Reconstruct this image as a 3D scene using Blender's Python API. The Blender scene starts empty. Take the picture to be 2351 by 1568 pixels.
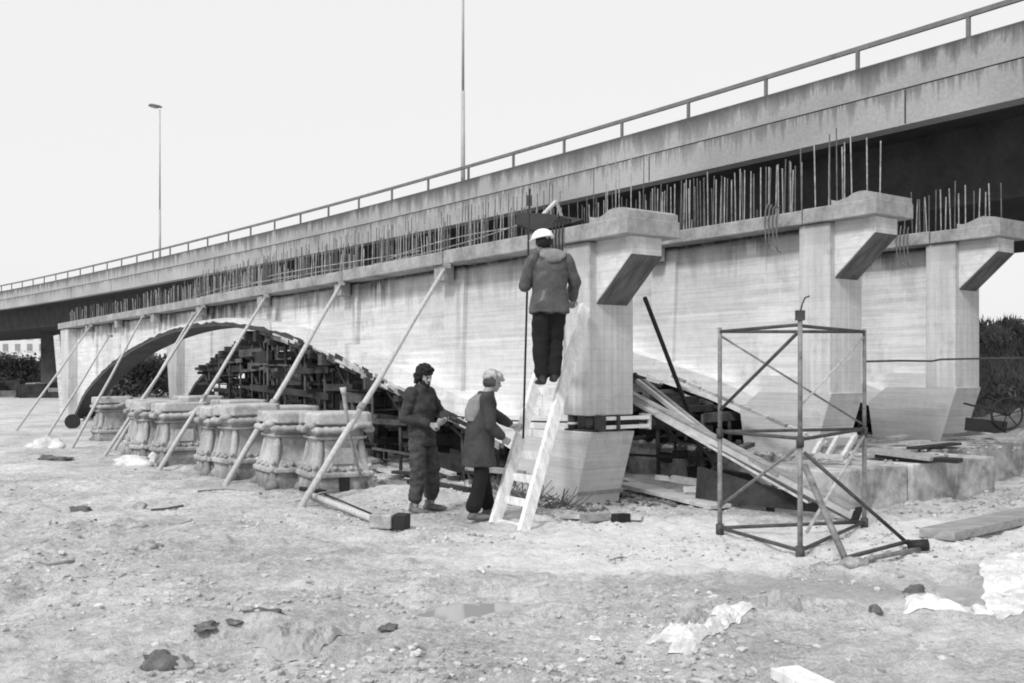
import bpy, bmesh, math, random
import numpy as np
from mathutils import Vector, Matrix, noise as mnoise

random.seed(7)
rng = np.random.default_rng(7)
C = bpy.context.scene.collection
R = math.radians
F = 2286.0        # focal length in the 2351-pixel-wide picture used for measuring
EYE = 1.65

# ------------------------------------------------------------------ camera, sky, sun, exposure
cam_d = bpy.data.cameras.new('camera')
cam = bpy.data.objects.new('camera', cam_d); C.objects.link(cam)
cam.location = (0, 0, EYE); cam.rotation_euler = (R(90), 0, 0)
cam_d.sensor_width = 36; cam_d.lens = 36 * F / 2351; cam_d.shift_y = 73 / 2351
cam_d.clip_start = 0.1; cam_d.clip_end = 5000
sc = bpy.context.scene
sc.camera = cam
sc.view_settings.view_transform = 'Standard'; sc.view_settings.look = 'None'
sc.view_settings.exposure = 0.2; sc.view_settings.gamma = 1.0
sc.view_settings.use_curve_mapping = False
try: sc.cycles.filter_width = 1.9
except Exception: pass

SUN_EL, SUN_AZ = 44.0, 214.0      # azimuth clockwise from +Y : the bright part of the overcast sky, behind left
world = bpy.data.worlds.new('World'); sc.world = world; world.use_nodes = True
nt = world.node_tree; nt.nodes.clear()
out = nt.nodes.new('ShaderNodeOutputWorld'); bg = nt.nodes.new('ShaderNodeBackground')
sky = nt.nodes.new('ShaderNodeTexSky'); sky.sky_type = 'NISHITA'; sky.sun_disc = False
sky.sun_elevation = R(SUN_EL); sky.sun_rotation = R(SUN_AZ); sky.air_density = 1.0; sky.dust_density = 4.0
bw = nt.nodes.new('ShaderNodeRGBToBW')
mx = nt.nodes.new('ShaderNodeMix'); mx.data_type = 'FLOAT'
mx.inputs[0].default_value = 0.86            # cloud cover: an even white veil over the clear sky
mx.inputs[3].default_value = 8.6
nt.links.new(sky.outputs[0], bw.inputs[0]); nt.links.new(bw.outputs[0], mx.inputs[2])
nt.links.new(mx.outputs[0], bg.inputs[0]); bg.inputs[1].default_value = 0.1
nt.links.new(bg.outputs[0], out.inputs[0])

sun_d = bpy.data.lights.new('sun', 'SUN'); sun_d.energy = 2.0; sun_d.angle = R(11); sun_d.color = (1, 1, 1)
sun = bpy.data.objects.new('sun', sun_d); C.objects.link(sun)
az, el = R(SUN_AZ), R(SUN_EL)
to_sun = Vector((math.sin(az) * math.cos(el), math.cos(az) * math.cos(el), math.sin(el)))
sun.rotation_euler = to_sun.to_track_quat('Z', 'Y').to_euler()
sun.location = (-20, -10, 30)

# ------------------------------------------------------------------ materials (grey scale)
def g3(v): return (v, v, v, 1)
class NT:
    def __init__(s, name, rough=0.85):
        s.m = bpy.data.materials.new(name); s.m.use_nodes = True
        s.t = s.m.node_tree; s.b = s.t.nodes['Principled BSDF']
        s.b.inputs['Roughness'].default_value = rough
        s.b.inputs['Specular IOR Level'].default_value = 0.3
        s.tc = s.t.nodes.new('ShaderNodeTexCoord')
    def map(s, scale, loc=(0, 0, 0), src='Object'):
        n = s.t.nodes.new('ShaderNodeMapping'); n.inputs['Scale'].default_value = scale
        n.inputs['Location'].default_value = loc
        s.t.links.new(s.tc.outputs[src], n.inputs[0]); return n.outputs[0]
    def noise(s, vec, scale, detail=5, rough=0.6, dist=0.0):
        n = s.t.nodes.new('ShaderNodeTexNoise'); n.inputs['Scale'].default_value = scale
        n.inputs['Detail'].default_value = detail; n.inputs['Roughness'].default_value = rough
        n.inputs['Distortion'].default_value = dist
        if vec is not None: s.t.links.new(vec, n.inputs[0])
        return n.outputs[0]
    def rng(s, v, a, b, c, d):
        n = s.t.nodes.new('ShaderNodeMapRange'); n.inputs[1].default_value = a; n.inputs[2].default_value = b
        n.inputs[3].default_value = c; n.inputs[4].default_value = d
        s.t.links.new(v, n.inputs[0]); return n.outputs[0]
    def math(s, op, a, b=None, c=None):
        n = s.t.nodes.new('ShaderNodeMath'); n.operation = op
        for i, v in enumerate((a, b, c)):
            if v is None: continue
            if isinstance(v, (int, float)): n.inputs[i].default_value = v
            else: s.t.links.new(v, n.inputs[i])
        return n.outputs[0]
    def mix(s, f, a, b):
        n = s.t.nodes.new('ShaderNodeMix'); n.data_type = 'FLOAT'
        for i, v in ((0, f), (2, a), (3, b)):
            if isinstance(v, (int, float)): n.inputs[i].default_value = v
            else: s.t.links.new(v, n.inputs[i])
        return n.outputs[0]
    def xyz(s, src='Object'):
        n = s.t.nodes.new('ShaderNodeSeparateXYZ'); s.t.links.new(s.tc.outputs[src], n.inputs[0]); return n.outputs
    def color(s, v): s.t.links.new(v, s.b.inputs['Base Color'])
    def bump(s, h, strength=0.3, dist=0.02):
        n = s.t.nodes.new('ShaderNodeBump'); n.inputs['Strength'].default_value = strength
        n.inputs['Distance'].default_value = dist
        s.t.links.new(h, n.inputs['Height']); s.t.links.new(n.outputs[0], s.b.inputs['Normal'])

def simple(name, v, var=0.25, scale=6, rough=0.85, bump=0.25, stretch=(1, 1, 1), metal=0.0):
    t = NT(name, rough); vec = t.map(stretch)
    n1 = t.noise(vec, scale, 6, 0.65); n2 = t.noise(vec, scale * 7, 3, 0.6)
    k = t.math('ADD', t.rng(n1, 0.3, 0.7, 1 - var, 1 + var), t.rng(n2, 0.3, 0.7, -var * .4, var * .4))
    t.color(t.math('MULTIPLY', k, v)); t.bump(n2, bump, 0.01)
    t.b.inputs['Metallic'].default_value = metal
    return t.m

def board_concrete(name, v, stain_shade_z=None, drip_shade=0.55, upright=False):
    """board-marked concrete: pour lines run along x, rust and damp drips and painted cap shade hang below stain_shade_z"""
    t = NT(name, 0.9); x, y, z = t.xyz()
    lay = t.noise(t.map((7.0, 7.0, 0.3) if upright else (0.35, 0.35, 9.0)), 1.6, 6, 0.65)
    fine = t.noise(t.map((1, 1, 1)), 9, 6, 0.7)
    big = t.noise(t.map((1, 1, 0.6)), 0.7, 3, 0.5)
    k = t.math('ADD', t.rng(lay, 0.3, 0.72, 0.78, 1.14), t.rng(fine, 0.3, 0.7, -0.08, 0.08))
    k = t.math('MULTIPLY', k, t.rng(big, 0.3, 0.7, 0.88, 1.1))
    brd = t.math('PINGPONG', t.math('ADD', z, t.rng(t.noise(t.map((.4, .4, .4)), 1, 2), 0, 1, -.03, .03)), 0.075)
    line = t.rng(brd, 0.0, 0.008, 0.86, 1.0); line.node.clamp = True
    vo = t.t.nodes.new('ShaderNodeTexVoronoi'); vo.inputs['Scale'].default_value = 1.0; vo.feature = 'F1'; vo.distance = 'CHEBYCHEV'; vo.inputs['Randomness'].default_value = 0.35
    t.t.links.new(t.map((.55, .55, 1.25)), vo.inputs[0])
    sp_ = t.t.nodes.new('ShaderNodeSeparateColor'); t.t.links.new(vo.outputs['Color'], sp_.inputs[0])
    k = t.math('MULTIPLY', k, t.rng(sp_.outputs[0], 0, 1, .88, 1.07))
    v2 = t.t.nodes.new('ShaderNodeTexVoronoi'); v2.inputs['Scale'].default_value = 1.35
    t.t.links.new(t.map((1, .2, 1)), v2.inputs[0])
    hole = t.rng(v2.outputs['Distance'], 0.016, 0.03, 0.45, 1.0); hole.node.clamp = True
    k = t.math('MULTIPLY', k, hole)
    wear = t.rng(t.noise(t.map((1, 1, .8), (3, 1, 7)), 1.6, 7, 0.72), 0.56, 0.70, 1.0, 0.72); wear.node.clamp = True
    k = t.math('MULTIPLY', k, wear)
    k = t.math('MULTIPLY', k, line)
    h = t.math('ADD', t.math('MULTIPLY', lay, 0.6), t.math('ADD', t.math('MULTIPLY', fine, .3), line))
    if stain_shade_z is not None:
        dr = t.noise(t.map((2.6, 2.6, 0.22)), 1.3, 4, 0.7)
        depth = t.math('SUBTRACT', stain_shade_z, z)
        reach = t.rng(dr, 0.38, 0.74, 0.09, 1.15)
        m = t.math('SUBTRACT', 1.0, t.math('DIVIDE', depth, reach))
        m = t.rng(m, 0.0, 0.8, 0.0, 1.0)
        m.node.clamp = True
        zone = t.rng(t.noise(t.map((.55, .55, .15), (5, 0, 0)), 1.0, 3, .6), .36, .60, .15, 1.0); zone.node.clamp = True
        cap_shade = t.rng(depth, .04, .13, 1.0, 0.0); cap_shade.node.clamp = True  # shade below the cap painted on as an unbroken dark band
        m = t.math('MULTIPLY', m, t.math('MAXIMUM', zone, cap_shade))
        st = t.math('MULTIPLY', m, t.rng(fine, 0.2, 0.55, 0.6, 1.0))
        k = t.math('MULTIPLY', k, t.math('SUBTRACT', 1.0, t.math('MULTIPLY', st, drip_shade)))
    t.color(t.math('MULTIPLY', k, v)); t.bump(h, 0.35, 0.008)
    return t.m

def fascia_mat():
    t = NT('weathered_fascia', 0.92); x, y, z = t.xyz()
    u = t.tc.outputs['UV']
    def um(sc):
        n = t.t.nodes.new('ShaderNodeMapping'); n.inputs['Scale'].default_value = sc
        t.t.links.new(u, n.inputs[0]); return n.outputs[0]
    dr = t.noise(um((1.6, 0.25, 1)), 1.2, 5, 0.72)
    dr2 = t.noise(um((7, 0.35, 1)), 1.0, 4, 0.7)
    fine = t.noise(um((1, 1, 1)), 14, 6, 0.7)
    big = t.noise(um((.3, .5, 1)), 1.0, 3, 0.5)
    depth = t.math('SUBTRACT', 7.62, z)
    reach = t.rng(t.math('ADD', dr, t.rng(big, .3, .7, -.08, .08)), 0.38, 0.7, 0.14, 1.05)
    m = t.rng(t.math('SUBTRACT', 1.0, t.math('DIVIDE', depth, reach)), 0.0, 0.95, 0.0, 1.0); m.node.clamp = True
    depth2 = t.math('SUBTRACT', 6.98, z)
    reach2 = t.rng(dr2, 0.42, 0.68, 0.02, 0.8)
    m2 = t.rng(t.math('SUBTRACT', 1.0, t.math('DIVIDE', depth2, reach2)), 0.0, 0.9, 0.0, 1.0); m2.node.clamp = True
    gate = t.rng(depth2, -0.005, 0.0, 0.0, 1.0); gate.node.clamp = True
    m2 = t.math('MULTIPLY', m2, gate)
    k = t.math('MULTIPLY', t.rng(fine, 0.3, 0.7, 0.85, 1.15), t.rng(big, 0.3, 0.7, 0.8, 1.15))
    k = t.math('MULTIPLY', k, t.math('SUBTRACT', 1.0, t.math('MULTIPLY', m, 0.78)))
    k = t.math('MULTIPLY', k, t.math('SUBTRACT', 1.0, t.math('MULTIPLY', m2, 0.48)))
    t.color(t.math('MULTIPLY', k, 0.36)); t.bump(fine, 0.3, 0.02)
    return t.m

def ground_mat():
    t = NT('muddy_ground', 0.9); x, y, z = t.xyz()
    n1 = t.noise(t.map((1, 1, 1)), 0.5, 6, 0.65)
    n2 = t.noise(t.map((1, 1, 1)), 3.2, 8, 0.7)
    n3 = t.noise(t.map((1, 1, 1)), 22, 6, 0.75)
    k = t.math('ADD', t.rng(n1, 0.32, 0.68, 0.42, 0.66), t.rng(n2, 0.3, 0.7, -0.14, 0.08))
    k = t.math('ADD', k, t.rng(n3, 0.32, 0.68, -0.17, 0.12))
    n4 = t.noise(t.map((1, 1, 1)), 75, 4, 0.8)
    k = t.math('ADD', k, t.rng(n4, 0.3, 0.7, -0.13, 0.09))
    crk = t.math('ABSOLUTE', t.math('SUBTRACT', t.noise(t.map((1, 1.5, 1), (2, 2, 2)), 5.5, 8, 0.75), 0.5))
    ck = t.rng(crk, 0.0, 0.03, 0.62, 1.0); ck.node.clamp = True
    gate = t.rng(t.noise(t.map((1, 1, 1), (8, 3, 1)), 1.1, 3, .5), .45, .62, 0.0, 1.0); gate.node.clamp = True
    k = t.math('MULTIPLY', k, t.mix(gate, 1.0, ck))
    # dark crumbs
    sp = t.rng(t.noise(t.map((1, 1, 1), (4, 9, 0)), 9, 5, 0.7), 0.60, 0.68, 0.0, 1.0); sp.node.clamp = True
    k = t.math('MULTIPLY', k, t.math('SUBTRACT', 1.0, t.math('MULTIPLY', sp, 0.45)))
    k = t.math('MULTIPLY', k, 1.33)
    # spilled lime : white patches round the piers and the tower
    def blob(cx, cy, rx, ry):
        a = t.math('DIVIDE', t.math('SUBTRACT', x, cx), rx); b = t.math('DIVIDE', t.math('SUBTRACT', y, cy), ry)
        r = t.math('ADD', t.math('MULTIPLY', a, a), t.math('MULTIPLY', b, b))
        q = t.rng(r, 0.0, 1.6, 1.0, 0.0); q.node.clamp = True; return q
    w = None
    for p in ((2.2, 10.1, 3.0, 1.25), (4.6, 10.0, 2.0, 1.5), (1.6, 8.9, 2.6, .7), (-0.9, 14.6, 1.3, 1.0), (0.6, 11.2, 1.0, .6),
              (4.9, 7.4, 0.55, 0.5), (6.6, 10.2, 1.7, 1.5), (-1.6, 16.5, 1.5, 1.2), (2.8, 9.2, 2.2, .6)):
        q = blob(*p); w = q if w is None else t.math('MAXIMUM', w, q)
    wn = t.math('ADD', w, t.rng(t.noise(t.map((1, 1.6, 1)), 2.1, 8, 0.72), 0.25, 0.75, -0.6, 0.4))
    wm = t.rng(wn, 0.08, 0.7, 0.0, 1.0); wm.node.clamp = True
    wm = t.math('MULTIPLY', wm, t.rng(n3, 0.3, 0.55, 0.45, 1.0))
    k = t.mix(wm, k, 0.90)
    # wet mud right of the tower and a damp stain
    w2 = None
    for p in ((3.75, 7.6, .8, .65), (2.6, 7.7, 1.2, .5), (-4.2, 14.9, .8, .5)):
        q = blob(*p); w2 = q if w2 is None else t.math('MAXIMUM', w2, q)
    m2 = t.rng(t.math('ADD', w2, t.rng(n2, 0.3, 0.7, -.4, .2)), 0.3, 0.6, 0.0, 0.55); m2.node.clamp = True
    k = t.mix(m2, k, 0.42)
    t.color(k)
    h = t.math('ADD', t.math('ADD', t.math('MULTIPLY', n2, 0.6), t.math('MULTIPLY', n3, 0.45)), t.math('MULTIPLY', n4, .22))
    t.bump(h, 1.0, 0.075)
    return t.m

def leaf_mat(name, v):
    t = NT(name, 0.8); n = t.noise(t.map((1, 1, 1)), 1.2, 4)
    t.color(t.math('MULTIPLY', t.rng(n, .3, .7, .5, 1.5), v)); return t.m

def stone_mat():
    t = NT('cast_pedestal_stone', 0.92); x, y, z = t.xyz()
    oi = t.t.nodes.new('ShaderNodeObjectInfo')
    n1 = t.noise(t.map((1, 1, .45)), 3.5, 7, .7); n2 = t.noise(t.map((1, 1, 1)), 26, 5, .7)
    k = t.math('ADD', t.rng(n1, .3, .7, .62, 1.28), t.rng(n2, .3, .7, -.16, .14))
    k = t.math('MULTIPLY', k, t.rng(oi.outputs['Random'], 0, 1, .82, 1.15))
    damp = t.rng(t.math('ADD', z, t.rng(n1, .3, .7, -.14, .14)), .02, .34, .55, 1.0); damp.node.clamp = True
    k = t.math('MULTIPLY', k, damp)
    t.color(t.math('MULTIPLY', k, .42)); t.bump(t.math('ADD', n1, t.math('MULTIPLY', n2, .5)), .8, .02); return t.m
M = {
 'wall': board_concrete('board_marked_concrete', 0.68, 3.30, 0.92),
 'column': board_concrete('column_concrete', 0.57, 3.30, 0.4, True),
 'pier_foot': board_concrete('pier_foot_concrete', 0.57),
 'arch': board_concrete('arch_concrete', 0.70),
 'soffit': simple('shaded_soffit_concrete', 0.13, 0.5, 2.5, 0.9, 0.2, (1, 4, 1)),
 'intrados': simple('shaded_wet_intrados', 0.055, 0.35, 1.5, 0.8, 0.2),
 'cap': simple('cap_concrete', 0.31, 0.4, 2.2, 0.9, 0.3),
 'fascia': fascia_mat(),
 'shade_joint': simple('underside_shade_and_joints', 0.045, 0.3, 1.5, 0.95, 0.1),  # deck underside shade painted near black; dark joints share it
 'pier': simple('old_pier_concrete', 0.09, 0.4, 1.0, 0.95, 0.2),
 'ground': ground_mat(),
 'rail': simple('painted_rail_steel', 0.16, 0.25, 3, 0.6, 0.1),
 'lamp': simple('lamp_steel', 0.42, 0.1, 3, 0.5, 0.05),
 'rebar': simple('rusty_rebar', 0.13, 0.4, 12, 0.8, 0.3),
 'rebar_pale': simple('cement_splashed_rebar', 0.34, 0.5, 9, 0.85, 0.3),
 'prop': simple('pale_timber_pole', 0.50, 0.25, 5, 0.8, 0.3, (6, 6, .6)),
 'white_wood': simple('whitewashed_timber', 0.76, 0.26, 5, 0.8, 0.2, (3, 3, 1)),
 'board': simple('grey_shuttering_board', 0.30, 0.35, 3, 0.85, 0.4, (1, 5, 5)),
 'board_pale': simple('pale_shuttering_board', 0.52, 0.3, 3, 0.85, 0.3, (1, 5, 5)),
 'board_dark': simple('dark_oiled_board', 0.05, 0.4, 3, 0.7, 0.4),
 'fw_dark': simple('falsework_dark_timber', 0.04, 0.6, 2.0, 0.9, 0.3),  # shade between the ribs is put into these dark falsework tones
 'fw_mid': simple('falsework_grey_timber', 0.10, 0.6, 2.0, 0.9, 0.3),
 'fw_steel': simple('falsework_steel_tube', 0.08, 0.5, 4, 0.7, 0.2),
 'stone': stone_mat(),
 'stone_top': simple('pedestal_slab_stone', 0.42, 0.35, 5.0, 0.9, 0.4),
 'scaf': simple('scaffold_tube_worn', 0.20, 0.55, 7, 0.65, 0.3),
 'scaf_dark': simple('scaffold_tube_rusty', 0.07, 0.45, 7, 0.7, 0.3),
 'scaf_pale': simple('scaffold_tube_pale', 0.50, 0.3, 7, 0.65, 0.2),
 'beam': simple('galvanised_beam', 0.50, 0.22, 2.5, 0.6, 0.15, (1, 1, 1)),
 'black': simple('black_steel', 0.02, 0.3, 4, 0.6, 0.1),
 'jack': simple('jack_steel', 0.05, 0.4, 8, 0.45, 0.1),
 'bright': simple('bright_steel_bar', 0.75, 0.1, 8, 0.5, 0.05),
 'skin': simple('skin', 0.32, 0.12, 12, 0.6, 0.1),
 'hair': simple('dark_hair', 0.012, 0.5, 40, 0.6, 0.6),
 'jacket': simple('dark_work_jacket', 0.045, 0.4, 9, 0.85, 0.4),
 'trouser': simple('grey_work_trousers', 0.06, 0.5, 8, 0.9, 0.4),
 'black_trouser': simple('black_trousers', 0.012, 0.3, 8, 0.9, 0.3),
 'coat': simple('dark_grey_coat', 0.05, 0.35, 7, 0.85, 0.3),
 'yoke': simple('pale_leather_yoke', 0.22, 0.2, 8, 0.75, 0.3),
 'cap_cloth': simple('pale_cloth_cap', 0.42, 0.45, 18, 0.9, 0.6),
 'shoe': simple('muddy_boots', 0.14, 0.5, 10, 0.8, 0.3),
 'shoe_dark': simple('dark_boots', 0.03, 0.3, 10, 0.6, 0.3),
 'anorak': simple('waxed_anorak', 0.075, 0.3, 4, 0.42, 0.2),
 'hat': simple('white_hard_hat', 0.82, 0.03, 5, 0.35, 0.02),
 'plastic': simple('white_plastic_sheet', 0.66, 0.3, 5, 0.5, 0.3),
 'cloth': simple('muddy_cloth', 0.34, 0.3, 7, 0.9, 0.6),
 'clod': simple('earth_clods', 0.33, 0.5, 4, 0.95, 0.6),
 'clod_dark': simple('dark_earth', 0.13, 0.5, 6, 0.95, 0.6),
 'crumb': simple('soil_crumbs', 0.2, 0.6, 5, 0.95, 0.5),
 'pebble': simple('gravel', 0.46, 0.5, 3, 0.95, 0.4),
 'twig': simple('dry_twigs', 0.12, 0.4, 6, 0.9, 0.3),
 'leaf': leaf_mat('bush_leaves', 0.12),
 'leaf_pale': leaf_mat('dry_reed_leaves', 0.36), 'leaf_dark': leaf_mat('dark_leaves', 0.05),  # darker leaf tone for every other tree
 'build': simple('distant_pale_render', 0.62, 0.1, 0.2, 0.9, 0.05),
 'window': simple('distant_window_glass', 0.25, 0.1, 0.2, 0.4, 0.0),
 'hill': simple('bank_earth', 0.34, 0.4, 0.5, 0.95, 0.6),
 'foot': simple('footing_concrete', 0.36, 0.75, 1.3, 0.9, 0.3),
}
t = NT('puddle_water', 0.06); t.b.inputs['Base Color'].default_value = g3(0.36)
t.b.inputs['Specular IOR Level'].default_value = 0.6
t.bump(t.noise(t.map((1, 1, 1)), 3, 3), 0.05, 0.01); M['water'] = t.m

# ------------------------------------------------------------------ mesh helpers
class MB:
    """collects vertices and faces"""
    def __init__(s): s.v = []; s.f = []; s.sm = []
    def add(s, vs, fs, smooth=False):
        o = len(s.v); s.v += [tuple(v) for v in vs]
        s.f += [tuple(i + o for i in f) for f in fs]; s.sm += [smooth] * len(fs); return s
    def box(s, x0, x1, y0, y1, z0, z1):
        vs = [(x, y, z) for z in (z0, z1) for y in (y0, y1) for x in (x0, x1)]
        return s.add(vs, [(0, 2, 3, 1), (4, 5, 7, 6), (0, 1, 5, 4), (2, 6, 7, 3), (0, 4, 6, 2), (1, 3, 7, 5)])
    def bar(s, p0, p1, w, h, up=(0, 0, 1), shift=0.0, w1=None, h1=None):
        p0, p1 = Vector(p0), Vector(p1); d = (p1 - p0).normalized(); u = Vector(up)
        a = d.cross(u)
        if a.length < 1e-4: a = d.cross(Vector((1, 0, 0)))
        a.normalize(); b = a.cross(d).normalized()
        vs = []
        for p, ww, hh in ((p0, w, h), (p1, w1 or w, h1 or h)):
            for i, j in ((-1, -1), (1, -1), (1, 1), (-1, 1)): vs.append(p + a * (i * ww / 2) + b * (j * hh / 2 + shift))
        return s.add(vs, [(0, 1, 2, 3), (7, 6, 5, 4), (0, 4, 5, 1), (1, 5, 6, 2), (2, 6, 7, 3), (3, 7, 4, 0)])
    def tube(s, pts, rad, seg=8, smooth=True, cap=True, flat=1.0, side=None):
        pts = [Vector(p) for p in pts]; n = len(pts)
        if not hasattr(rad, '__len__'): rad = [rad] * n
        vs = []; prev = None
        for i, p in enumerate(pts):
            d = (pts[min(i + 1, n - 1)] - pts[max(i - 1, 0)]).normalized()
            if prev is None:
                a = Vector(side) if side is not None else (Vector((0, 0, 1)) if abs(d.z) < .9 else Vector((1, 0, 0)))
            else: a = prev
            a = (a - d * a.dot(d)).normalized(); prev = a; b = d.cross(a)
            r = rad[i]; ra, rb = r if hasattr(r, '__len__') else (r, r * flat)
            for k in range(seg):
                th = 2 * math.pi * k / seg
                vs.append(p + a * (ra * math.cos(th)) + b * (rb * math.sin(th)))
        fs = [(i * seg + k, i * seg + (k + 1) % seg, (i + 1) * seg + (k + 1) % seg, (i + 1) * seg + k)
              for i in range(n - 1) for k in range(seg)]
        if cap: fs += [tuple(reversed(range(seg))), tuple(range((n - 1) * seg, n * seg))]
        return s.add(vs, fs, smooth)
    def prism(s, poly, y0, y1):
        """polygon in (x,z), extruded along y"""
        n = len(poly); vs = [(x, y0, z) for x, z in poly] + [(x, y1, z) for x, z in poly]
        fs = [tuple(range(n)), tuple(reversed(range(n, 2 * n)))]
        fs += [(i, i + n, (i + 1) % n + n, (i + 1) % n) for i in range(n)]
        return s.add(vs, fs)
    def strip(s, top, bot, y0, y1):
        """closed solid between two curves (x,z) of the same length, thick in y"""
        n = len(top); o = []
        for y in (y0, y1):
            o += [(x, y, z) for x, z in top] + [(x, y, z) for x, z in bot]
        A, B, Cc, D = 0, n, 2 * n, 3 * n; fs = []
        for i in range(n - 1):
            fs += [(A + i, A + i + 1, B + i + 1, B + i), (Cc + i, D + i, D + i + 1, Cc + i + 1),
                   (A + i, Cc + i, Cc + i + 1, A + i + 1), (B + i, B + i + 1, D + i + 1, D + i)]
        fs += [(A, B, D, Cc), (A + n - 1, Cc + n - 1, D + n - 1, B + n - 1)]
        return s.add(o, fs)
    def ico(s, c, r, sub=1, jit=0.0, sq=(1, 1, 1)):
        bm = bmesh.new(); bmesh.ops.create_icosphere(bm, subdivisions=sub, radius=1.0)
        sd = rng.uniform(0, 99, 3)
        vs = []
        for v in bm.verts:
            k = 1 + jit * mnoise.noise(v.co * 1.7 + Vector(sd))
            vs.append((c[0] + v.co.x * r * sq[0] * k, c[1] + v.co.y * r * sq[1] * k, c[2] + v.co.z * r * sq[2] * k))
        fs = [tuple(v.index for v in f.verts) for f in bm.faces]; bm.free()
        return s.add(vs, fs, True)
    def mesh(s, name):
        me = bpy.data.meshes.new(name); me.from_pydata([tuple(v) for v in s.v], [], s.f)
        me.polygons.foreach_set('use_smooth', s.sm)
        bm = bmesh.new(); bm.from_mesh(me); bmesh.ops.recalc_face_normals(bm, faces=bm.faces); bm.to_mesh(me); bm.free()
        return me

def inv_root(root):
    return (Matrix.Translation(root.location) @ Matrix.Rotation(root.rotation_euler.z, 4, 'Z')).inverted()

def part(root, name, mb, mat, world=True, bevel=0.0, label=None, parent=None):
    """a mesh under root (or under parent, a part of root); world=True: the geometry was given in world coordinates"""
    me = mb.mesh(name) if isinstance(mb, MB) else mb
    if world and root is not None: me.transform(inv_root(root))
    o = bpy.data.objects.new(name, me); C.objects.link(o)
    if mat: me.materials.clear(); me.materials.append(mat)
    if root is not None: o.parent = parent or root
    if label: o['label'] = label
    if bevel:
        b = o.modifiers.new('bevel', 'BEVEL'); b.width = bevel; b.segments = 2; b.limit_method = 'ANGLE'
    return o

def thing(name, label, cat, loc=(0, 0, 0), rotz=0.0, group=None):
    o = bpy.data.objects.new(name, None); C.objects.link(o)
    o.empty_display_size = 0.2
    o.location = loc; o.rotation_euler = (0, 0, rotz); o['label'] = label; o['category'] = cat
    if group: o['group'] = group
    return o
def tag(o, label=None, cat=None, group=None, kind=None):
    if label: o['label'] = label
    if cat: o['category'] = cat
    if group: o['group'] = group
    if kind: o['kind'] = kind
    return o
def solo(name, mb, mat, label, cat, loc, group=None, bevel=0.0, rotz=0.0):
    """a thing that is one mesh, its origin at loc; geometry in world coordinates"""
    me = mb.mesh(name)
    me.transform((Matrix.Translation(loc) @ Matrix.Rotation(rotz, 4, 'Z')).inverted())
    o = bpy.data.objects.new(name, me); C.objects.link(o); me.materials.append(mat); o.location = loc
    o.rotation_euler = (0, 0, rotz)
    if bevel:
        b = o.modifiers.new('bevel', 'BEVEL'); b.width = bevel; b.segments = 2; b.limit_method = 'ANGLE'
    return tag(o, label, cat, group)
def dup(root, loc, rotz, label):
    r = root.copy(); C.objects.link(r); r.location = loc; r.rotation_euler = (0, 0, rotz); r['label'] = label
    for ch in list(root.children):
        c = ch.copy(); C.objects.link(c); c.parent = r
        for gch in ch.children:
            e = gch.copy(); C.objects.link(e); e.parent = c
    return r
def at(px, py, Y):
    """the point of the place at depth Y seen at (px, py) of the measuring grid"""
    return Vector(((px - 1175.5) / F * Y, Y, EYE - (py - 857) / F * Y))
def gnd(px, py):
    Y = F * EYE / (py - 857); return Vector(((px - 1175.5) / F * Y, Y, 0.0))

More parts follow.
